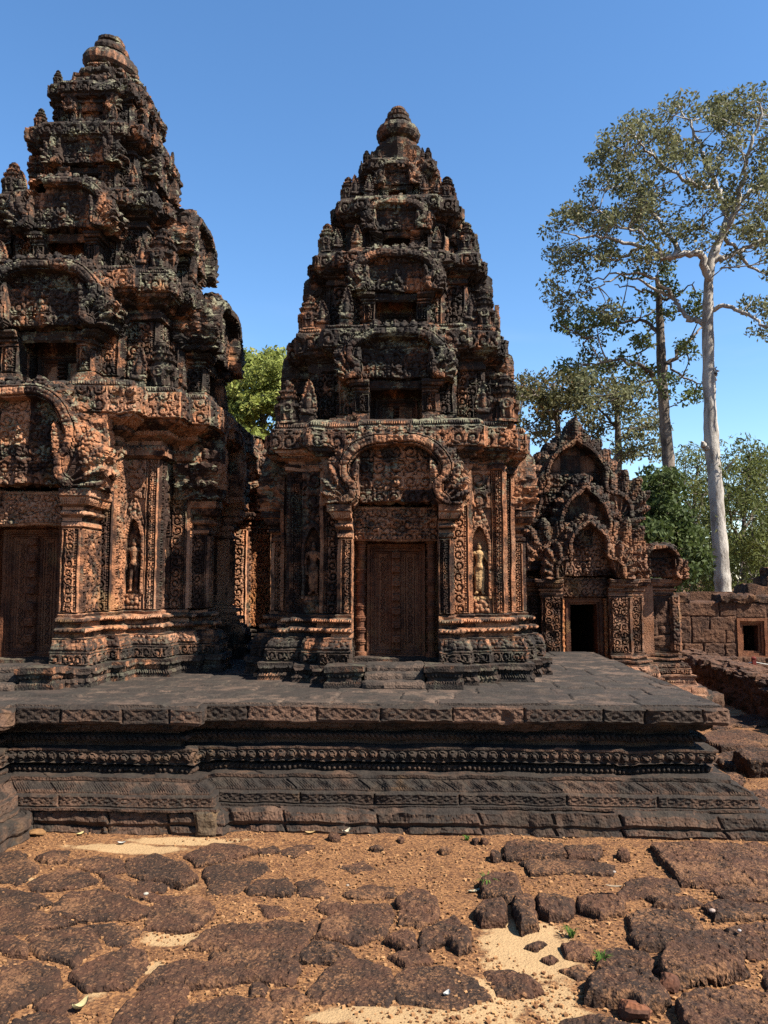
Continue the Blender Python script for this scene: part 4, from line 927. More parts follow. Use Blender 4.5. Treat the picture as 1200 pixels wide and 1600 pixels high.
def make_stones():
    for i, row in enumerate(POLY + STONES):
        if len(row) == 3: pts, H, lab = row; small = False
        else:
            px, py, pw, ph, H, rot, sq, lab = row; a = np.linspace(0, 2 * math.pi, 11)[:-1]; pts = [(px + pw / 2 * math.cos(t), py + ph / 2 * math.sin(t)) for t in a]; small = pw < 40
        W = np.array([atz(x, y, H * .7)[:2] for x, y in pts]); c = W.mean(0); W = W - c; g_ = .016 if not small else 0; W = W * (1 + g_ / (np.linalg.norm(W, axis=1)[:, None] + .02)) * (1.015 if not small else 1); H = H * (.60 if H < .095 else .72) if H > .03 and not small else H; sz = np.abs(W).max(0); z0 = float(gh(c[:1], c[1:])[0]); sd = 100 + i * 3; L = np.concatenate([W, W[:1]])
        near = c[1] < 5.2; e = min(.04, .4 * sz.min()) ; ph_ = i * 1.9
        def fn(u, v):
            k = min(1, sz.min() / .15)
            wu = u + k * (.05 * (n2(u + c[0], v + c[1], .16, sd) - .5) + .022 * (n2(u + c[0], v + c[1], .05, sd + 2) - .5)); wv = v + k * (.05 * (n2(u + c[0] + 9, v + c[1], .16, sd + 1) - .5) + .022 * (n2(u + c[0] + 9, v + c[1], .05, sd + 3) - .5))
            d, _, _ = seg_dist(wu, wv, L); m = in_poly(wu, wv, W)
            q = np.clip(d / e, 0, 1); top = (H + .014) * (1 - (1 - q) ** 2.2) ** .55
            x = u + c[0]; y = v + c[1]
            top = top * np.clip(.88 + .16 * (math.cos(ph_) * u / sz[0] - (.5 + math.sin(ph_)) * v / sz[1]) + .5 * (fbm(x, y, .35, sd) - .5), .3, 1.3)
            if not small:
                r = .55 * n2(x, y, .045, sd + 4) + .45 * n2(x, y, .021, sd + 5); pit = np.clip((n2(x, y, .032, sd + 6) - .62) * 4, 0, 1)
                top = top + .015 * (r - .5) * min(1, H / .03) - .012 * pit * min(1, H / .04)
            else: top = top + .4 * H * (n2(u, v, sz[0] * .6, sd) - .5)
            return np.maximum(top, -.01) - .008, m
        mb = MB(); res = (.0085 if near else .011) if not small else max(.004, sz[0] / 9)
        if c[1] > 8: res = .02
        mb.relief((c[0], c[1], z0), (1, 0, 0), (0, 1, 0), (0, 0, 1), (-sz[0] - .05, sz[0] + .05), (-sz[1] - .05, sz[1] + .05), res, fn, back=.04, tint=lambda u, v: np.full(u.shape, (i * .377) % 1))
        o = mb.build('stone' if small else 'laterite_block', M_LATB, rough=None, origin=(c[0], c[1], 0)); tag(o, lab, 'stone' if small else 'stone block', 'loose stones on the yard' if small else 'laterite blocks sunk in the yard')
make_stones()

# ------------------------------------------------------------------ the platform
def make_platform():
    t = thing('stone_platform', 'long dark moulded stone terrace with diamond carved edge carrying the towers', 'platform', (0, 7, 0))
    path = [(-3.62, 3.4), (-3.62, 6.77), (-2.05, 6.77), (-2.05, 6.95), (2.29, 6.95), (2.29, 11.6)]; foot = [(-3.62, 3.4), (-3.62, 6.90), (-2.10, 6.90), (-2.10, 6.97), (2.29, 6.97), (2.29, 11.6)]
    fm = (1, 1.5, 9, 9); C0 = (0, 0)
    lo = [(.56, -.12), (.555, -.01, p_rough), (.53, .05, p_rough), (.545, .07, p_rough), (.52, .155), (.50, .165), (.38, .168)]
    mb = MB(); sweep(mb, C0, foot, False, lo, res=.012, seed=3, fmul=fm, blk=(.62, 0), gd=.045, boff=.03); mb.build('footing', M_PLAT, t, rough=(.009, .007), erode=(0, 9, .035))
    md = [(.44, .166), (.44, .185), (.415, .19, p_dia), (.415, .278), (.385, .284), (.385, .296, p_lf2), (.27, .352), (.23, .356)]
    mb = MB(); sweep(mb, C0, path, False, md, res=.011, seed=4, fmul=fm, blk=(.8, 0), gd=.025, boff=.012); mb.build('sloping_plinth', M_PLAT, t, rough=(.007, .004), erode=(0, 9, .02))
    up = [(.24, .354), (.27, .36, p_dent), (.27, .386), (.14, .39), (.13, .396, p_bead(.042, .032)), (.13, .442), (.05, .446), (.04, .468), (.175, .475), (.16, .484, p_lotus(.085, .036)), (.16, .566), (.175, .57), (.175, .588), (.03, .592), (.02, .64),
          (.10, .645, p_bead(.045, .030)), (.08, .69), (.0, .694), (.0, .735), (.08, .745, p_foli), (.15, .795), (.15, .81)]
    mb = MB(); sweep(mb, C0, path, False, up, res=.0105, seed=6, fmul=fm, blk=(.8, 0)); mb.build('beaded_moulding', M_PLAT, t, rough=(.010, .005), erode=(0, 9, .03))
    sl = [(.10, .80), (.24, .806), (.25, .82, p_dia), (.25, .936), (.235, .947), (.10, .950)]
    mb = MB(); sweep(mb, C0, path, False, sl, res=.011, seed=8, fmul=fm, blk=(.48, 0), gd=.03, boff=.022); mb.build('edge_slabs', M_PLAT, t, rough=(.009, .006), erode=(0, 9, .035))
    rr = random.Random(9); rows, y = [3.3], 3.3
    rows = [3.3, 4.0, 4.7, 5.4, 6.0, 6.48, 6.72 + .30, 7.40, 7.78, 8.22, 8.75, 9.3, 9.8, 10.4, 11.0, 11.6]; cuts = []
    for r in rows:
        x, cc = -9 + rr.random(), []
        while x < 3: cc.append(x); x += rr.uniform(.42, 1.05)
        cuts.append(np.array(cc))
    def fn(u, v):
        m = (v < 11.6) & (((u < 2.50) & (v > 6.735)) | ((u < -1.835) & (v > 6.555)) | (u < -3.405))
        wu = u + .05 * (n2(u, v, .5, 3) - .5) + .02 * (n2(u, v, .13, 9) - .5); wv = v + .06 * (n2(u, v, .6, 4) - .5) + .02 * (n2(u, v, .15, 8) - .5)
        ri = np.clip(np.searchsorted(rows, wv) - 1, 0, len(rows) - 1); R_ = np.array(rows + [12.5]); e = np.minimum(wv - R_[ri], R_[np.minimum(ri + 1, len(rows))] - wv)
        h = np.zeros(u.shape)
        for r in range(len(rows)):
            k = ri == r
            if not k.any(): continue
            ci = np.searchsorted(cuts[r], wu[k]); lo_ = cuts[r][np.clip(ci - 1, 0, len(cuts[r]) - 1)]; hi_ = cuts[r][np.clip(ci, 0, len(cuts[r]) - 1)]
            e[k] = np.minimum(e[k], np.minimum(np.abs(wu[k] - lo_), np.abs(hi_ - wu[k])))
            z = ci * 0.; hsh = _h(ci, z + r, z, 5); hs2 = _h(ci, z + r, z, 6)
            h[k] = .016 * (hsh - .5) + .02 * (hs2 - .5) * (wu[k] - lo_) 
        h = h - .013 * np.exp(-(e / .012) ** 2) + .010 * (fbm(u, v, .3, 11) - .5) + .005 * (n2(u, v, .05, 12) - .5) + .004
        return h, m
    def tn(u, v):
        ri = np.clip(np.searchsorted(rows, v) - 1, 0, len(rows) - 1); o = np.zeros(u.shape)
        for r in range(len(rows)):
            k = ri == r
            if k.any(): ci = np.searchsorted(cuts[r], u[k]); o[k] = _h(ci, ci * 0 + r, ci * 0, 21)
        return o
    mb = MB(); mb.relief((0, 0, .955), (1, 0, 0), (0, 1, 0), (0, 0, 1), (-5.2, 2.6), (6.3, 11.65), .0145, fn, back=.05, tint=tn); f2 = lambda u, v: (fn(u, v)[0], fn(u, v)[1] & ((u < -5.19) | (v < 6.31))); mb.relief((0, 0, .955), (1, 0, 0), (0, 1, 0), (0, 0, 1), (-8.2, -3), (3.3, 11.65), .05, f2, back=.05, tint=tn); mb.build('paving', M_PAVE, t, rough=None)
    mb = MB(); mb.box(-8, 2.2, 7.0, 14.4, .0, .90, .5, faces='frlbt'); mb.build('core', M_PLAT, t, rough=None)
    # separate small repair stone in the joint where the terrace steps back
    mb = MB(); mb.box(-1.77, -1.62, 6.33, 6.50, .0, .17, .02, p_rough, 3); b = mb.build('corner_stone', M_CORN, rough=(.03, .012), origin=(-1.70, 6.4, 0)); tag(b, 'small yellowish corner stone where the terrace front steps back', 'stone')
make_platform()

# ------------------------------------------------------------------ library with three nested gables
def make_library():
    c = (2.50, 12.0); t = thing('library_building', 'low sandstone temple building with three nested flame gables and an open dark doorway', 'temple', (2.5, 12, 0)); T = dict(c=(2.5, 12.0), root=t, mat=M_LIB, seed=81, res=.014)
    Rp = [(2.84, 12.0), (3.16, 12.0), (3.16, 12.13), (3.36, 12.13), (3.36, 12.42), (3.92, 12.42), (3.92, 15.5)]
    Lp = [(5.0 - x, y) for x, y in Rp[::-1]]
    fm = (1, 2, 9, 9); Z = (0, 0)
    for p, s in ((Rp, 1), (Lp, 2)):
        mb = MB(); sweep(mb, Z, p, False, [(.42, -.05), (.42, .28, p_rough), (.36, .30), (.36, .40), (.30, .42)] + [(o * .9, z) + ((f[0],) if f else ()) for (o, z, *f) in base_prof(.42, .90, 1.0)], res=.016, seed=s, fmul=fm); mb.build('base', M_LIB, t, erode=(2.5, 14, .05))
        mb = MB(); sweep(mb, Z, p, False, [(0, .90, 'wall'), (0, 1.74)], res=.012, seed=s + 2, fmul=fm, blk=(0, .3), wall=lambda j, L: p_panel if L < .4 else p_rough)
        sweep(mb, Z, p, False, cap_prof(1.74, 2.0, .8), res=.014, seed=s + 3, fmul=fm); mb.build('wall', M_LIB, t, erode=(2.5, 14, .03))
    mb = MB()
    for (x0, x1, z0, z1) in ((3.42, 3.62, 1.42, 1.66), (3.64, 3.84, 1.30, 1.64), (3.42, 3.66, 1.16, 1.40), (3.42, 3.86, .95, 1.15), (3.68, 3.86, 1.17, 1.28)): mb.box(x0, x1, 12.385, 12.5, z0, z1, .03, p_rough, int(x0 * 100 + z0 * 10), faces='flrt')
    mb.build('blocked_window', M_LATW, t, rough=(.03, .012))
    mb = MB(); mb.box(3.88, 3.99, 12.36, 12.5, .9, 1.74, .014, p_foli, 4); mb.build('pilaster', M_LIB, t)
    mb = MB()          # door frame: nested bars round the opening
    for (a, b, y, zt) in ((.20, .235, 12.16, 1.655), (.235, .27, 12.13, 1.69), (.27, .30, 12.15, 1.72)):
        for sg in (-1, 1):
            x0, x1 = sorted((2.5 + sg * a, 2.5 + sg * b)); mb.box(x0, x1, y, 12.4, .76, zt, .03, None, 3)
        mb.box(2.5 - b, 2.5 + b, y + .001, 12.4, zt - .035, zt, .03, None, 5)
    mb.build('door_frame', M_DOOR, t, rough=(.006, .003))
    for sg in (-1, 1):
        mb = MB(); mb.lathe((2.5 + sg * .325, 12.13, .76), colonnette(.035, .95), 14); mb.build('colonnette', M_OCH, t, rough=(.004, .002))
    mb = MB(); mb.box(2.14, 2.86, 12.1, 12.45, 1.73, 2.0, .014, p_scroll, 7); mb.build('lintel', M_LIB, t)
    mb = MB(); mb.box(2.1, 2.9, 11.85, 13, .5, .755, .04, p_rough, 8); mb.build('door_sill', M_LIB, t)
    mb = MB()          # dark inner room
    mb.box(1.4, 2.29, 12.35, 15.4, .5, 2.0, .3); mb.box(2.71, 3.6, 12.35, 15.4, .5, 2.0, .3); mb.box(2.29, 2.71, 14.9, 15.4, .5, 2.0, .3); mb.box(1.4, 3.6, 12.45, 15.4, 1.9, 2.05, .3); mb.box(2.29, 2.71, 12.36, 14.9, .5, .74, .2)
    mb.build('inner_room', M_LIB, t)
    def gable(x, y, z, W, H, seed, bw, crest, apex, back, tym='plain', brk=0, path=FLAME, lw=.09, nm='gable'):
        mb = MB(); mb.relief((x, y, z), (1, 0, 0), (0, 0, 1), (0, -1, 0), (-1.1 * W, 1.1 * W), (-.02, H + apex + .05), .0135, ped_fn(W, H, path, bw, crest, seed, apex, True, tym, lw, brk), back=back, tint=ped_tint(seed)); mb.build(nm, M_LIB, t)
    gable(2.55, 12.02, 2.0, .62, 1.06, 3, .085, .11, .16, .35, tym='scroll')
    gable(2.56, 12.30, 2.12, .82, 1.58, 7, .10, .17, .22, .35, lw=.13)
    mb = MB(); mb.box(1.66, 3.34, 12.5, 15.4, 2.0, 2.75, .05, p_foli, 3, faces='flrt'); sweep(mb, Z, [(1.66, 15.4), (1.66, 12.5), (3.34, 12.5), (3.34, 15.4)], False, cap_prof(2.68, 2.94, .9), res=.016, fmul=fm); mb.build('upper_wall', M_LIB, t)
    gable(2.49, 12.55, 2.90, 1.02, 1.57, 12, .11, .24, .46, .5, lw=.17)
    gable(3.70, 12.30, 2.0, .36, .66, 15, .08, .05, 0, .3, brk=.25, path=KHMER, lw=.07)
    mb = MB(); a = np.linspace(0, math.pi, 17)
    P0 = np.stack([2.5 + .8 * np.cos(a), np.full(17, 12.9), 2.9 + .95 * np.sin(a) ** .8], -1); P1 = P0 + (0, 2.6, 0)
    for i in range(16): mb.patch(P0[i], P1[i], P1[i + 1], P0[i + 1], 20, 3, p_rough, i)
    mb.build('vaulted_roof', M_LIB, t)
    s = MB(); s.box(3.4, 4.55, 12.2, 13.9, -.05, .27, .04, p_rough, 2); o = s.build('stone_slab', M_PLAT, rough=(.03, .012), origin=(4, 13, 0)); tag(o, 'low grey stone slab at the right foot of the three gabled building', 'stone slab')
make_library()

# ------------------------------------------------------------------ hall seen in the gap between the towers
def make_hall():
    K = 1.09
    class HB(MB):
        def build(s, *a, **k):
            s.v = [np.stack([V[:, 0] * K, V[:, 1] * K, 2 + (V[:, 2] - 2) * K], 1) for V in s.v]; return MB.build(s, *a, **k)
    t = thing('temple_hall', 'sunlit end of a stone hall seen in the gap between the two towers', 'temple hall', (-2.8, 12.4, .95)); T = dict(c=(-2.29, 11.3), root=t, mat=M_T1, seed=5, res=.014); Z = (0, 0); fm = (1, 1.5, 9, 9)
    pa = [(-3.6, 11.3), (-2.47, 11.3), (-2.47, 11.42), (-2.13, 11.42), (-2.13, 11.3), (-1.93, 11.3), (-1.93, 11.7), (-1.70, 11.7), (-1.70, 14.5)]
    mb = HB(); sweep(mb, Z, pa, False, [(o * .6, z) + ((f[0],) if f else ()) for (o, z, *f) in base_prof(.90, 1.30)], res=.016, fmul=fm); mb.build('base', M_T1, t)
    mb = HB(); sweep(mb, Z, pa, False, [(0, 1.30, 'wall'), (0, 2.72)], res=.012, fmul=fm, wall=lambda j, L: p_panel, blk=(0, .3)); sweep(mb, Z, pa, False, cap_prof(2.72, 2.95, .8), res=.014, fmul=fm); mb.build('wall', M_T1, t)
    mb = HB(); mb.relief((-2.30, 11.40, 1.32), (1, 0, 0), (0, 0, 1), (0, -1, 0), (-.17, .17), (-.01, 1.36), .012, lambda u, v: (.004 + .026 * vine(u + .075, v, .15, 4), (np.abs(u) < .155) & (v > 0) & (v < 1.34)), back=.02); mb.build('window_panel', M_OCH, t, rough=(.006, .004))
    mb = HB(); mb.relief((-2.25, 11.32, 2.95), (1, 0, 0), (0, 0, 1), (0, -1, 0), (-.6, .6), (-.02, .6), .014, ped_fn(.42, .52, KHMER, .09, .07, 6, 0, True, 'scroll', .08), back=.3); mb.build('gable', M_T1, t)
    mb = HB(); mb.box(-3.6, -1.95, 11.75, 14.5, 2.9, 3.3, .04, p_rough, 3, (.3, 0), 'flrt'); a = np.linspace(0, math.pi, 15)
    P0 = np.stack([-2.75 + .80 * np.cos(a), np.full(15, 11.8), 3.28 + .95 * np.sin(a) ** .8], -1); P1 = P0 + (0, 2.6, 0)
    for i in range(14): mb.patch(P0[i], P1[i], P1[i + 1], P0[i + 1], 24, 6, p_rough, i, (.3, 0))
    mb.build('vaulted_roof', M_T1, t)
    mb = HB(); mb.relief((-2.75, 11.72, 3.25), (1, 0, 0), (0, 0, 1), (0, -1, 0), (-1.0, 1.0), (-.02, 1.2), .016, ped_fn(.85, 1.05, FLAME, .11, .12, 9, .1, True, 'scroll', .09), back=.25); mb.build('gable', M_T1, t)
make_hall()

# ------------------------------------------------------------------ laterite walls
def make_walls():
    global GD
    GD = .035
    t = thing('enclosure_wall', 'high reddish laterite block wall with a stone framed opening behind the low ruined wall', 'wall', (7, 17.5, 0)); X0, X1, Y = 3.4, 16.0, 17.5
    rr = random.Random(3); mb = MB(); bl = (.55, .31)
    for (x0, x1, z0, z1, s) in ((X0, 6.86, .32, 1.50, 1), (7.50, X1, .32, 1.48, 2), (6.86, 7.50, .02, .30, 3), (6.86, 7.50, 1.16, 1.48, 4)): mb.box(x0, x1, Y, Y + .6, z0, z1, .03, p_rough, s, bl)
    mb.box(X0, X1, Y - .28, Y + .5, -.05, .19, .05, p_rough, 9, (.6, 0)); mb.box(X0, X1, Y - .14, Y + .5, .19, .325, .05, p_rough, 10, (.6, 0)); mb.build('wall_blocks', M_LATW, t, rough=(.012, .010))
    x = X0; mb = MB(); s = 0
    while x < X1:
        wd = rr.uniform(.3, .75); s += 1
        if rr.random() < .85: mb.box(x + .015, x + wd - .015, Y - rr.uniform(.02, .10), Y + .62, 1.505, 1.505 + rr.uniform(.10, .20), .05, p_rough, s, faces='flrt')
        if rr.random() < .25: mb.box(x + .06, x + wd - .06, Y + .05, Y + .55, 1.65, 1.65 + rr.uniform(.08, .16), .05, p_rough, s + 90, faces='flrt')
        x += wd
    mb.build('coping_stones', M_LATB, t, rough=(.05, .02))
    mb = MB()
    for (a, y) in ((0.0, -.035), (.055, .02), (.10, .07)):
        x0, x1, z0, z1 = 6.86 + a, 7.50 - a, .30 + a * .9, 1.16 - a
        mb.box(x0, x0 + .06, Y + y, Y + .3, z0, z1, .05); mb.box(x1 - .06, x1, Y + y, Y + .3, z0, z1, .05); mb.box(x0, x1, Y + y + .002, Y + .3, z1 - .06, z1 + .001, .05); mb.box(x0, x1, Y + y + .002, Y + .3, z0 - .001, z0 + .06, .05)
    mb.build('window_frame', M_DOOR, t, rough=(.008, .004))
    mb = MB(); mb.box(6.5, 7.9, Y + 1.8, Y + 2.0, 0, 1.7, .4); mb.box(6.5, 7.9, Y + .61, Y + 1.9, 1.38, 1.49, .4); mb.box(6.5, 6.7, Y + .61, Y + 1.8, 0, 1.5, .4); mb.box(7.7, 7.9, Y + .61, Y + 1.8, 0, 1.5, .4); mb.build('inner_room', M_LATW, t, rough=None)  # closed chamber added behind the framed opening to keep it dark
    # dark ruined gable on the wall
    g = MB(); s = 0
    for i, (hw, z) in enumerate(((1.2, 1.86), (1.05, 2.05), (.85, 2.24), (.6, 2.43), (.4, 2.6), (.2, 2.76))):
        x = 9.05 - hw
        while x < 9.05 + hw - .1: wd = rr.uniform(.25, .5); s += 1; g.box(x + .01, min(x + wd, 9.05 + hw), 18.2 + rr.uniform(0, .08), 18.9, z, z + .185, .05, p_rough, s + 40, faces='flrtb'); x += wd
    g.box(7.4, 10.0, 18.15, 19.0, 0, 1.86, .2, p_rough, 5); tag(g.build('ruined_gable', M_LATB, rough=(.06, .03), origin=(8.7, 18.5, 0)), 'dark broken stone gable rising behind the wall beside the stone framed opening', 'ruin')
    # low ruined wall running away from the camera
    t = thing('low_wall', 'low ruined wall of thin stacked laterite slabs running back beside the platform', 'wall', (5.2, 12, 0)); mb = MB()
    mb.patch((4.93, 15.6, -.06), (4.93, 8.6, -.06), (4.97, 8.6, .49), (4.97, 15.6, .58), 230, 22, p_rough, 4, (.45, .14)); mb.patch((4.97, 15.6, .58), (4.97, 8.6, .49), (5.55, 8.6, .46), (5.55, 15.6, .54), 110, 8, p_rough, 5)
    mb.patch((5.55, 8.6, -.06), (5.55, 15.6, -.06), (5.55, 15.6, .54), (5.55, 8.6, .46), 60, 8, p_rough, 6); mb.patch((5.55, 15.6, -.06), (4.93, 15.6, -.06), (4.97, 15.6, .5), (5.55, 15.6, .5), 8, 8, p_rough, 6); mb.build('wall_body', M_LATD, t, rough=(.05, .025))
    mb = MB(); s = 0
    for y in np.arange(8.7, 15.5, .16):
        for j in range(3):
            L, W, hh = rr.uniform(.13, .30), rr.uniform(.10, .22), rr.uniform(.025, .06); x = rr.uniform(5.0, 5.45); z = .55 - (15.6 - y) * .013 + (.03 * rr.randrange(0, 3)) - .03 + .015 * math.sin(y * 2.1); s += 1; a = rr.uniform(-.5, .5)
            m2 = MB(); m2.box(-W, W, -L / 2, L / 2, 0, hh, .04, p_rough, s)
            for V, F, Tt in zip(m2.v, m2.f, m2.t): pass
            V = np.concatenate(m2.v); F = np.concatenate(m2.f); q = np.stack([x + V[:, 0] * math.cos(a) - V[:, 1] * math.sin(a), y + V[:, 0] * math.sin(a) + V[:, 1] * math.cos(a), z + V[:, 2] + V[:, 0] * rr.uniform(-.2, .2)], 1); mb.add(q, F, rr.random())
    mb.build('slab_courses', M_LATD, t, rough=(.02, .015))
    # rope barrier
    p = atz(1179, 1063, 0); m = flat_mat('red_painted_wood', (.22, .03, .02)); mb = MB(); mb.box(p[0] - .035, p[0] + .035, p[1] - .035, p[1] + .035, -.05, .42, .04); mb.lathe((p[0], p[1], .42), [(.045, 0), (.05, .02), (.03, .04), (.001, .05)], 10)
    r_ = thing('barrier_post', 'short dark red barrier post with white rope behind the low ruined wall', 'post', (p[0], p[1], 0)); mb.build('post', m, r_, rough=None)
    mb = MB(); 
    for (ex, sag) in ((2.2, .12), (-1.8, .12)):
        tt = np.linspace(0, 1, 14); mb.tube(np.stack([p[0] + ex * tt, p[1] + .3 * tt, .36 - sag * 4 * tt * (1 - tt)], -1), .012, 6)
    mb.build('rope', flat_mat('white_rope', (.6, .58, .52)), r_, rough=None)
    b = MB(); q = atz(1190, 1212, 0); b.box(q[0] - .14, q[0] + .30, q[1] - .05, q[1] + .35, -.03, .17, .02, p_rough, 3); tag(b.build('squared_block', M_LATB, rough=(.03, .014), origin=(q[0], q[1], 0)), 'squared dark stone block on the rubble at right beyond the platform end', 'stone block')
make_walls()

# ------------------------------------------------------------------ small things on the ground
def small_things():
    def at(px, py, h=.0):
        p = atz(px, py, 0); return np.array([p[0], p[1], float(gh(np.array([p[0]]), np.array([p[1]]))[0]) + h])
    def leaf(px, py, L, Wd, rot, col, lab, curl=.4, lift=.01):
        c = at(px, py, lift); n = 9; u, v = np.meshgrid(np.linspace(-1, 1, n), np.linspace(-1, 1, 5)); wd = Wd * np.sqrt(np.clip(1 - u ** 2, .02, 1)); x = u * L; y = v * wd; z = curl * L * (u ** 2) * .6 + curl * Wd * v ** 2 * .8
        mb = MB(); i = np.arange(u.size).reshape(u.shape); P = np.stack([c[0] + x * math.cos(rot) - y * math.sin(rot), c[1] + x * math.sin(rot) + y * math.cos(rot), c[2] + z], -1); q = np.stack([i[:-1, :-1], i[:-1, 1:], i[1:, 1:], i[1:, :-1]], -1).reshape(-1, 4); mb.add(P, q)
        mb.add(P + (0, 0, -.0025), q[:, ::-1]); tag(mb.build('dry_leaf', flat_mat('dry_leaf_' + str(px), col), rough=(.003, 0), origin=c, smooth=True), lab, 'leaf', 'dry leaves on the yard')
    def pebble(px, py, r, col, lab, nm='pebble', sq=(1, .8, .55), lift=0.):
        c = at(px, py, r * .3 + lift); mb = MB(); a = np.linspace(0, math.pi, 8); mb.lathe(c, [(max(.0005, r * math.sin(t)), -r * sq[2] * math.cos(t)) for t in a], 10); tag(mb.build(nm, flat_mat('pale_pebble_' + str(px), col), rough=(r * .35, r * .15), origin=c), lab, 'pebble', 'pale pebbles on the yard')
    leaf(126, 1574, .045, .020, 1.1, (.62, .52, .26), 'curled yellow dry leaf standing near the lower left corner', .9, .02); leaf(541, 1304, .04, .022, .8, (.68, .60, .42), 'bent whitish leaf beside the dark flat stone before the platform', .9, .02)
    leaf(973, 1338, .05, .012, -.15, (.62, .60, .30), 'long pale green leaf lying flat in front of a fist sized stone', .15); leaf(484, 1302, .04, .02, .2, (.55, .36, .16), 'tan leaf close against the platform foot left of centre', .4)
    leaf(125, 1302, .035, .018, 1.0, (.70, .55, .25), 'pale leaf near the left foot of the platform right of the orange chip', .5); leaf(698, 1560, .022, .014, .9, (.62, .62, .60), 'crumpled white scrap of leaf on reddish gravel at bottom centre', .7, .015)
    leaf(742, 1390, .05, .014, .5, (.45, .40, .28), 'grey twig like leaf at the foot of the sprouting lump', .3); leaf(190, 1316, .03, .015, .2, (.60, .57, .5), 'greyish leaf on sand before the platform far left', .4); leaf(960, 1414, .05, .012, -.1, (.40, .30, .2), 'brown sliver of leaf on top of the widest lump', .2, .12)
    pebble(229, 1405, 0.016, (0.58, 0.53, 0.43), 'white pebble lying on dark laterite left of centre', lift=.04); pebble(543, 1377, 0.011, (0.53, 0.44, 0.34), 'cream pebble in gravel near the long thin block'); pebble(1155, 1464, 0.011, (0.58, 0.54, 0.53), 'small white pebble on the laterite block at the right edge', lift=.05)
    pebble(1112, 1436, 0.019, (0.50, 0.38, 0.32), 'pinkish pebble wedged between two blocks at right', lift=.05); pebble(1157, 1512, 0.022, (0.26, 0.25, 0.23), 'grey pebble right of the high pinkish block'); pebble(960, 1362, 0.014, (0.48, 0.40, 0.34), 'pale triangular pebble behind the lump row')
    pebble(847, 1431, 0.019, (0.32, 0.29, 0.26), 'grey pebble in front of the gap in the lump row'); pebble(58, 1303, 0.070, (0.35, 0.18, 0.07), 'flat orange stone chip near the left foot of the platform', sq=(1, .8, .3))
    for (px, py, s, sd, lab) in ((990, 1585, .085, 1, 'reddish brick fragment at the bottom right between two big blocks'), (980, 1562, .06, 2, 'pale flat stone chip above the reddish brick fragment'), (1040, 1540, .07, 3, 'pinkish broken block against the biggest lower right block')):
        c = at(px, py); mb = MB(); mb.box(c[0] - s * .6, c[0] + s * .6, c[1] - s * .5, c[1] + s * .5, c[2] - .01, c[2] + s * .5, .014, p_rough, sd); tag(mb.build('stone_chip', M_DOOR if sd != 2 else flat_mat('pale_chip', (.5, .36, .26)), rough=(.04, .012), origin=c), lab, 'stone chip')
    gm = leaf_mat('weed_green', (.06, .13, .02), (.12, .22, .03), (.2, .28, .05)); rr = random.Random(5)
    for (px, py, s, lab) in ((760, 1385, .11, 'green grass sprout growing beside the tall lump'), (941, 1502, .07, 'low green weed at the right rim of the sandy hollow'), (1014, 1578, .06, 'tiny green weed at the bottom between big blocks at right'), (875, 1428, .06, 'green weed growing in front of the dark lump row'), (893, 1460, .07, 'feathery green weed behind the sandy hollow'), (730, 1312, .05, 'tiny green weed close before the platform')):
        c = at(px, py); mb = MB()
        for _ in range(26):
            a = rr.uniform(0, 6.28); L = s * rr.uniform(.5, 1); d = np.array([math.cos(a), math.sin(a), 0]); n_ = np.array([-d[1], d[0], 0]) * .004; b0 = c + d * .01; b1 = c + d * L * .45 + (0, 0, L * .75); b2 = c + d * L * .9 + (0, 0, L * rr.uniform(.5, .95))
            mb.add([b0 - n_, b0 + n_, b1 + n_, b1 - n_, b2 + n_ * .2, b2 - n_ * .2], [(0, 1, 2, 3), (3, 2, 4, 5)], rr.random())
        tag(mb.build('weed', gm, rough=None, origin=c), lab, 'weed', 'weeds sprouting on the yard')
small_things()

# ------------------------------------------------------------------ trees
def leaves(mb, cen, rad, n, size, rr, flat=.75, asp=.5, droop=0.):
    for c in cen:
        k = int(n * rr.uniform(.6, 1.4)); d = rr.normal(size=(k, 3)); d /= np.linalg.norm(d, axis=1)[:, None]; p = c + d * (rad * rr.uniform(.35, 1.0, (k, 1)) ** .8) * (1, 1, flat)
        a = rr.normal(size=(k, 3)) + d * .3; a[:, 2] -= droop; a /= np.linalg.norm(a, axis=1)[:, None]; b = np.cross(a, rr.normal(size=(k, 3))); b /= np.linalg.norm(b, axis=1)[:, None]
        s = size * rr.uniform(.6, 1.3, (k, 1)); a *= s; b *= s * asp
        V = np.stack([p - a, p + b * .9, p + a, p - b * .9], 1); mb.add(V, np.arange(4 * k).reshape(-1, 4), np.repeat(np.clip(.5 * rr.rand() + .55 * rr.rand(k), 0, 1), 4))
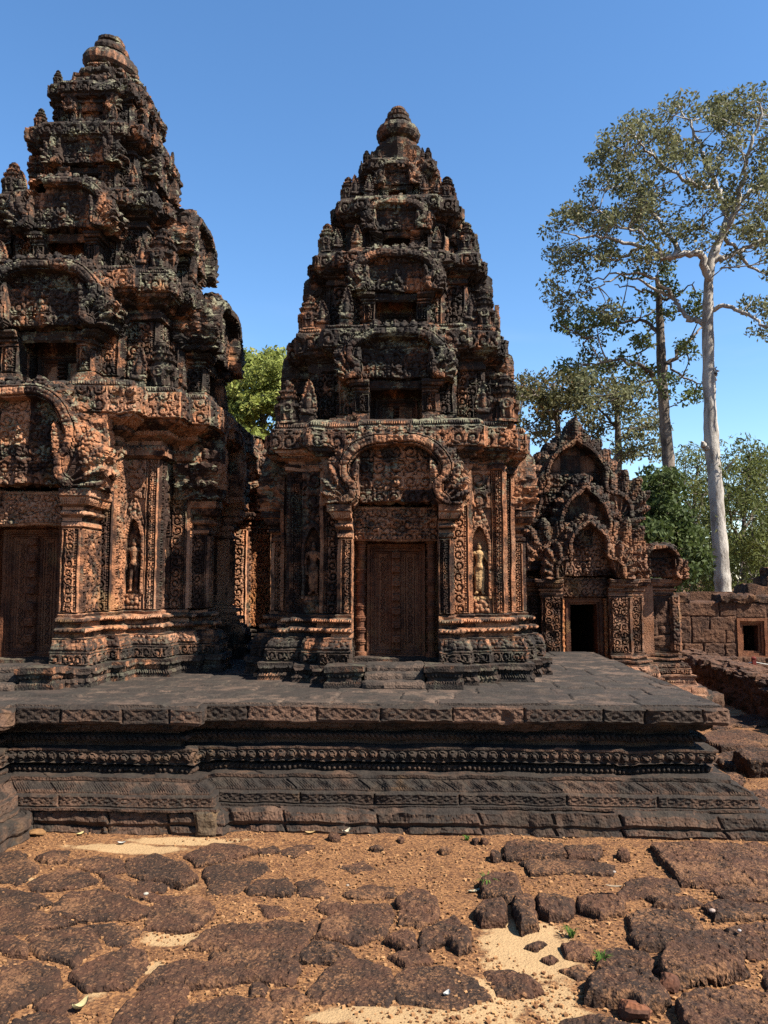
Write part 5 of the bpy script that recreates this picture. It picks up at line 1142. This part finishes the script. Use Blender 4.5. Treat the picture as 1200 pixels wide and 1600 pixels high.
def tree(label, Y, trunk, limbs, crowns, leafm, barkm, seed, lsize, nleaf, crad, group='trees behind the temple', name='tree', depth=1.0, ncl=1.0, twig=.02, droop=0., asp=.5, flat=.75):
    rr = np.random.RandomState(seed); W = lambda x, y, dy=0.: aty(x, y, Y + dy); px = Y / FPX
    bx, by, _ = trunk[0]; base = W(bx, by); t = thing(name, label, 'tree', (base[0], base[1], 0), group)
    tb = MB(); pts = [W(x, y) for x, y, _ in trunk]; rad = [w_ * px * .425 for _, _, w_ in trunk]
    if pts[0][2] > .1: pts = [np.array([pts[0][0] + .02, pts[0][1], -.1])] + pts; rad = [rad[0] * 1.15] + rad
    q = crom([np.append(p, r) for p, r in zip(pts, rad)], 8)
    wob = 1 + .14 * (vnoise(np.stack([np.arange(len(q)) * .45, np.zeros(len(q)), np.zeros(len(q))], 1), seed) - .5)
    tb.tube(q[:, :3], q[:, 3] * wob, 14); tb.build('trunk', barkm, t, rough=(.02, .012), smooth=True) if not limbs or limbs[0][2] != (0, -.3) else None
    lb = MB(); skel = [q[len(q) // 2:, :3]]
    for L in limbs:
        n = len(L[0]); d0, d1 = L[2]; p = crom([np.append(W(x, y, d0 + (d1 - d0) * i / (n - 1)), max(.02, L[1] * px / 2 * (1 - .8 * i / (n - 1)))) for i, (x, y) in enumerate(L[0])], 6)
        p[1:-1, :3] += rr.normal(size=(len(p) - 2, 3)) * .05 * depth; (tb if L[2] == (0, -.3) else lb).tube(p[:, :3], p[:, 3], 8); skel.append(p[:, :3])
    if limbs and limbs[0][2] == (0, -.3): tb.build('trunk', barkm, t, rough=(.02, .012), smooth=True)
    sk = np.concatenate(skel); cen = []
    for (cx, cy, rx, ry, k, dd) in crowns:
        m = int(k * ncl); a = rr.rand(m) * 6.283; r = np.sqrt(rr.uniform(.04, 1.0, m)); z = rr.uniform(-1, 1, m) * dd
        for i in range(m): cen.append(W(cx + rx * r[i] * math.cos(a[i]), cy + ry * r[i] * math.sin(a[i]), z[i]))
    cen = np.array(cen)
    for c in cen:
        d = np.linalg.norm((sk - c) * (1, .7, 1), axis=1) + np.where(sk[:, 2] > c[2] + .3, .7, 0); j = d.argmin(); s0 = sk[j]; m_ = s0 + (c - s0) * .5 + (0, 0, -.10 * np.linalg.norm(c - s0)) + rr.normal(size=3) * .12
        tt = np.linspace(0, 1, 6)[:, None]; p = (1 - tt) ** 2 * s0 + 2 * tt * (1 - tt) * m_ + tt ** 2 * c; r0 = twig * (.6 + .35 * np.linalg.norm(c - s0)); lb.tube(p, np.linspace(r0, twig * .35, 6), 5)
        if rr.rand() < .5: sk = np.concatenate([sk, p[2:5]])
    lb.build('limbs', barkm, t, rough=None, smooth=True)
    cb = MB(); leaves(cb, cen, crad, nleaf, lsize, rr, droop=droop, asp=asp, flat=flat); cb.build('crown', leafm, t, rough=None)
BK_W = bark_mat('pale_bark', (.46, .42, .37), (.24, .21, .18)); BK_D = bark_mat('dark_bark', (.24, .19, .15), (.08, .066, .053)); BK_M = bark_mat('brown_bark', (.20, .165, .135), (.08, .065, .05))
LF_O = leaf_mat('leaf_olive', (.10, .11, .05), (.18, .185, .085), (.30, .24, .12)); LF_G = leaf_mat('leaf_green', (.07, .10, .03), (.13, .16, .045), (.20, .20, .07)); LF_D = leaf_mat('leaf_dark', (.035, .055, .016), (.075, .105, .028), (.13, .15, .045))
LF_Y = leaf_mat('leaf_yellowgreen', (.13, .16, .035), (.24, .27, .06), (.36, .34, .10)); LF_R = leaf_mat('leaf_rusty', (.075, .075, .028), (.13, .12, .045), (.24, .13, .05)); LF_B = leaf_mat('leaf_feathery', (.075, .095, .025), (.14, .16, .04), (.20, .20, .06))

tree('tall smooth white trunked tree with a wide open crown behind the laterite wall', 30, [(1131, 937, 31), (1127, 880, 27), (1119, 770, 25), (1112, 690, 25), (1108, 600, 22), (1106, 520, 21), (1107, 450, 17), (1112, 405, 16), (1124, 375, 12)],
     [([(1112, 704), (1103, 697), (1096, 690)], 13, (0, -.3)), ([(1110, 600), (1118, 585), (1120, 574)], 8, (0, -.3)), ([(1052, 466), (1022, 436), (985, 428), (940, 445), (895, 462)], 6, (1, 0)), ([(1000, 386), (960, 405), (915, 400), (880, 430)], 6, (-1, 1)), ([(1040, 401), (1010, 370), (965, 350), (925, 320)], 6, (-.5, -2)), ([(1107, 440), (1096, 402), (1062, 396), (1040, 401), (1000, 386), (950, 372), (900, 368)], 13, (0, -2.0)), ([(1115, 400), (1128, 365), (1132, 335), (1118, 295), (1100, 250), (1082, 205), (1060, 165)], 12, (0, 1.5)), ([(1124, 375), (1150, 325), (1162, 265), (1182, 205), (1192, 150)], 11, (0, -1.5)),
      ([(1116, 408), (1150, 395), (1200, 372), (1260, 345)], 11, (0, 1)), ([(1107, 502), (1086, 500), (1066, 488), (1052, 466), (1020, 450), (970, 428), (915, 440)], 10, (0, 1.8)), ([(1110, 486), (1150, 482), (1200, 512), (1250, 520)], 8, (0, -1.5)), ([(1062, 396), (1034, 350), (1003, 310), (972, 255)], 8, (-.5, 2.5)),
      ([(1132, 335), (1172, 300), (1215, 280), (1260, 270)], 9, (.5, 2.5)), ([(1118, 295), (1070, 280), (1010, 235), (985, 200)], 7, (.8, -2.5)), ([(1128, 365), (1180, 420), (1230, 430)], 7, (0, 2))],
     [(1085, 205, 100, 55, 46, 3.5), (1180, 185, 70, 45, 34, 3), (1000, 230, 60, 50, 24, 2.5), (945, 255, 32, 25, 9, 1.5), (960, 320, 65, 45, 28, 3), (905, 370, 55, 45, 24, 2.5), (885, 440, 35, 50, 16, 2), (1050, 310, 90, 60, 36, 3.5), (1165, 300, 70, 60, 30, 3.5), (990, 395, 70, 35, 18, 2.5), (1090, 355, 50, 30, 8, 3), (1185, 400, 40, 60, 18, 3), (1180, 500, 45, 30, 12, 2), (930, 465, 45, 30, 6, 2), (1230, 300, 40, 120, 26, 3)],
     LF_O, BK_W, 5, .092, 70, .50, depth=1., ncl=1.05, twig=.026, droop=.25)
tree('dark trunked tree with layered green boughs left of the white trunked tree', 33, [(1054, 870, 24), (1048, 770, 22), (1039, 660, 20), (1034, 580, 17), (1031, 500, 13), (1027, 430, 8)],
     [([(1036, 610), (1012, 578), (975, 562), (925, 568)], 9, (0, -1.5)), ([(1036, 580), (1062, 545), (1090, 520), (1100, 500)], 8, (0, 1.5)), ([(1032, 520), (1000, 502), (955, 505), (890, 520)], 7, (0, 1.5)), ([(1030, 470), (1060, 460), (1085, 440)], 5, (0, -1)), ([(1034, 560), (1070, 590), (1100, 600)], 5, (0, -2)), ([(1029, 460), (990, 450), (960, 445)], 5, (0, 2))],
     [(925, 510, 62, 24, 16, 2.5), (985, 515, 45, 26, 9, 2), (1060, 480, 45, 40, 9, 2.5), (985, 575, 45, 22, 8, 2), (1065, 600, 35, 25, 9, 2), (905, 565, 40, 15, 5, 1.5), (1010, 440, 50, 30, 10, 2.5), (1060, 555, 30, 30, 5, 2)], LF_G, BK_D, 9, .10, 68, .48, twig=.035)
tree('rusty leaved airy tree rising over the left gable of the three gabled building', 44, [(868, 760, 12), (872, 680, 11), (868, 630, 8), (865, 600, 5)], [([(870, 660), (840, 620), (820, 600)], 6, (0, -2)), ([(870, 650), (905, 615), (930, 595)], 6, (0, 2)), ([(868, 640), (880, 600), (885, 580)], 5, (0, 1))],
     [(860, 610, 60, 34, 34, 3.5), (905, 605, 45, 30, 22, 3), (830, 650, 35, 40, 20, 3), (885, 655, 55, 35, 18, 3)], LF_R, BK_M, 14, .13, 60, .70, twig=.04)
tree('straight grey trunked tree just above the gables with loose olive foliage', 42, [(966, 760, 14), (966, 690, 12), (963, 630, 9), (960, 590, 6)], [([(965, 690), (995, 668), (1030, 660)], 5, (0, -1)), ([(965, 670), (935, 640), (910, 625)], 5, (0, 1)), ([(963, 640), (985, 605), (1000, 590)], 5, (0, 2)), ([(966, 720), (1000, 700), (1030, 690)], 4, (0, 1))],
     [(960, 600, 55, 32, 28, 3), (930, 645, 40, 35, 18, 3), (1000, 640, 45, 40, 22, 3), (1005, 700, 35, 28, 12, 2), (975, 680, 45, 40, 10, 2)], LF_O, BK_M, 17, .125, 60, .70, twig=.04)
tree('dense dark green leafy tree hugging the dark trunk right of the gables', 27, [(1030, 935, 16), (1030, 860, 14), (1032, 800, 10), (1034, 765, 6)], [([(1031, 850), (1012, 820), (1005, 790)], 6, (0, -1)), ([(1031, 830), (1050, 800), (1060, 780)], 6, (0, 1))],
     [(1034, 762, 26, 28, 18, 1.5), (1022, 800, 30, 34, 26, 1.8), (1045, 835, 34, 40, 34, 1.8), (1058, 885, 38, 36, 28, 1.6), (1008, 868, 24, 40, 18, 1.5), (1080, 855, 16, 24, 8, 1)], LF_D, BK_D, 21, .10, 170, .5, twig=.03)
tree('feathery light green tree behind the wall at the right edge right of the white trunk', 33, [(1165, 950, 9), (1160, 860, 8), (1165, 780, 6), (1172, 710, 4)], [([(1160, 850), (1130, 790), (1105, 750)], 5, (0, -2)), ([(1162, 830), (1195, 770), (1220, 720)], 5, (0, 1)), ([(1160, 870), (1090, 820), (1075, 780)], 4, (0, 2))],
     [(1160, 740, 50, 50, 40, 3), (1205, 760, 45, 60, 40, 3), (1155, 820, 55, 50, 44, 3), (1200, 860, 50, 50, 40, 3), (1150, 890, 50, 40, 30, 3)], LF_B, BK_M, 25, .105, 85, .65, droop=.9, asp=.3, twig=.03)
tree('feathery light green tree behind the wall between the two tall trunks', 37, [(1085, 950, 9), (1082, 860, 8), (1085, 780, 6), (1090, 730, 4)], [([(1083, 850), (1070, 800), (1068, 760)], 5, (0, -2)), ([(1083, 830), (1100, 780), (1110, 740)], 5, (0, 1))],
     [(1085, 735, 30, 36, 18, 2.5), (1090, 800, 34, 50, 24, 2.5), (1085, 870, 44, 50, 40, 3), (1100, 910, 60, 25, 26, 3)], LF_B, BK_M, 29, .105, 80, .65, droop=.9, asp=.3, twig=.03)
tree('bright yellow green tree seen in the gap between the two towers', 30, [(405, 900, 16), (408, 760, 14), (410, 650, 10), (412, 580, 6)], [([(409, 690), (385, 640), (375, 600)], 6, (0, -1)), ([(409, 670), (430, 620), (440, 580)], 6, (0, 1)), ([(409, 700), (440, 680), (470, 650)], 5, (0, 1))],
     [(390, 600, 42, 45, 40, 2.5), (430, 595, 34, 42, 32, 2.5), (410, 650, 60, 45, 50, 3), (470, 640, 40, 50, 20, 2), (340, 640, 40, 40, 16, 2), (400, 720, 70, 50, 30, 2)], LF_Y, BK_M, 33, .10, 170, .55, twig=.03)
def treeline():
    rr = np.random.RandomState(8); cb = MB(); n = 900; x = rr.uniform(-110, 110, n); y = 68 + 14 * rr.rand(n); z = 1 + 8.5 * rr.rand(n) ** .8 * (.6 + .7 * n2(x, y * 0, 9, 4))
    leaves(cb, np.stack([x, y, z], -1), 1.6, 60, .34, rr); tag(cb.build('far_woods', LF_D, rough=None), kind='stuff')
treeline()
set_albedo()
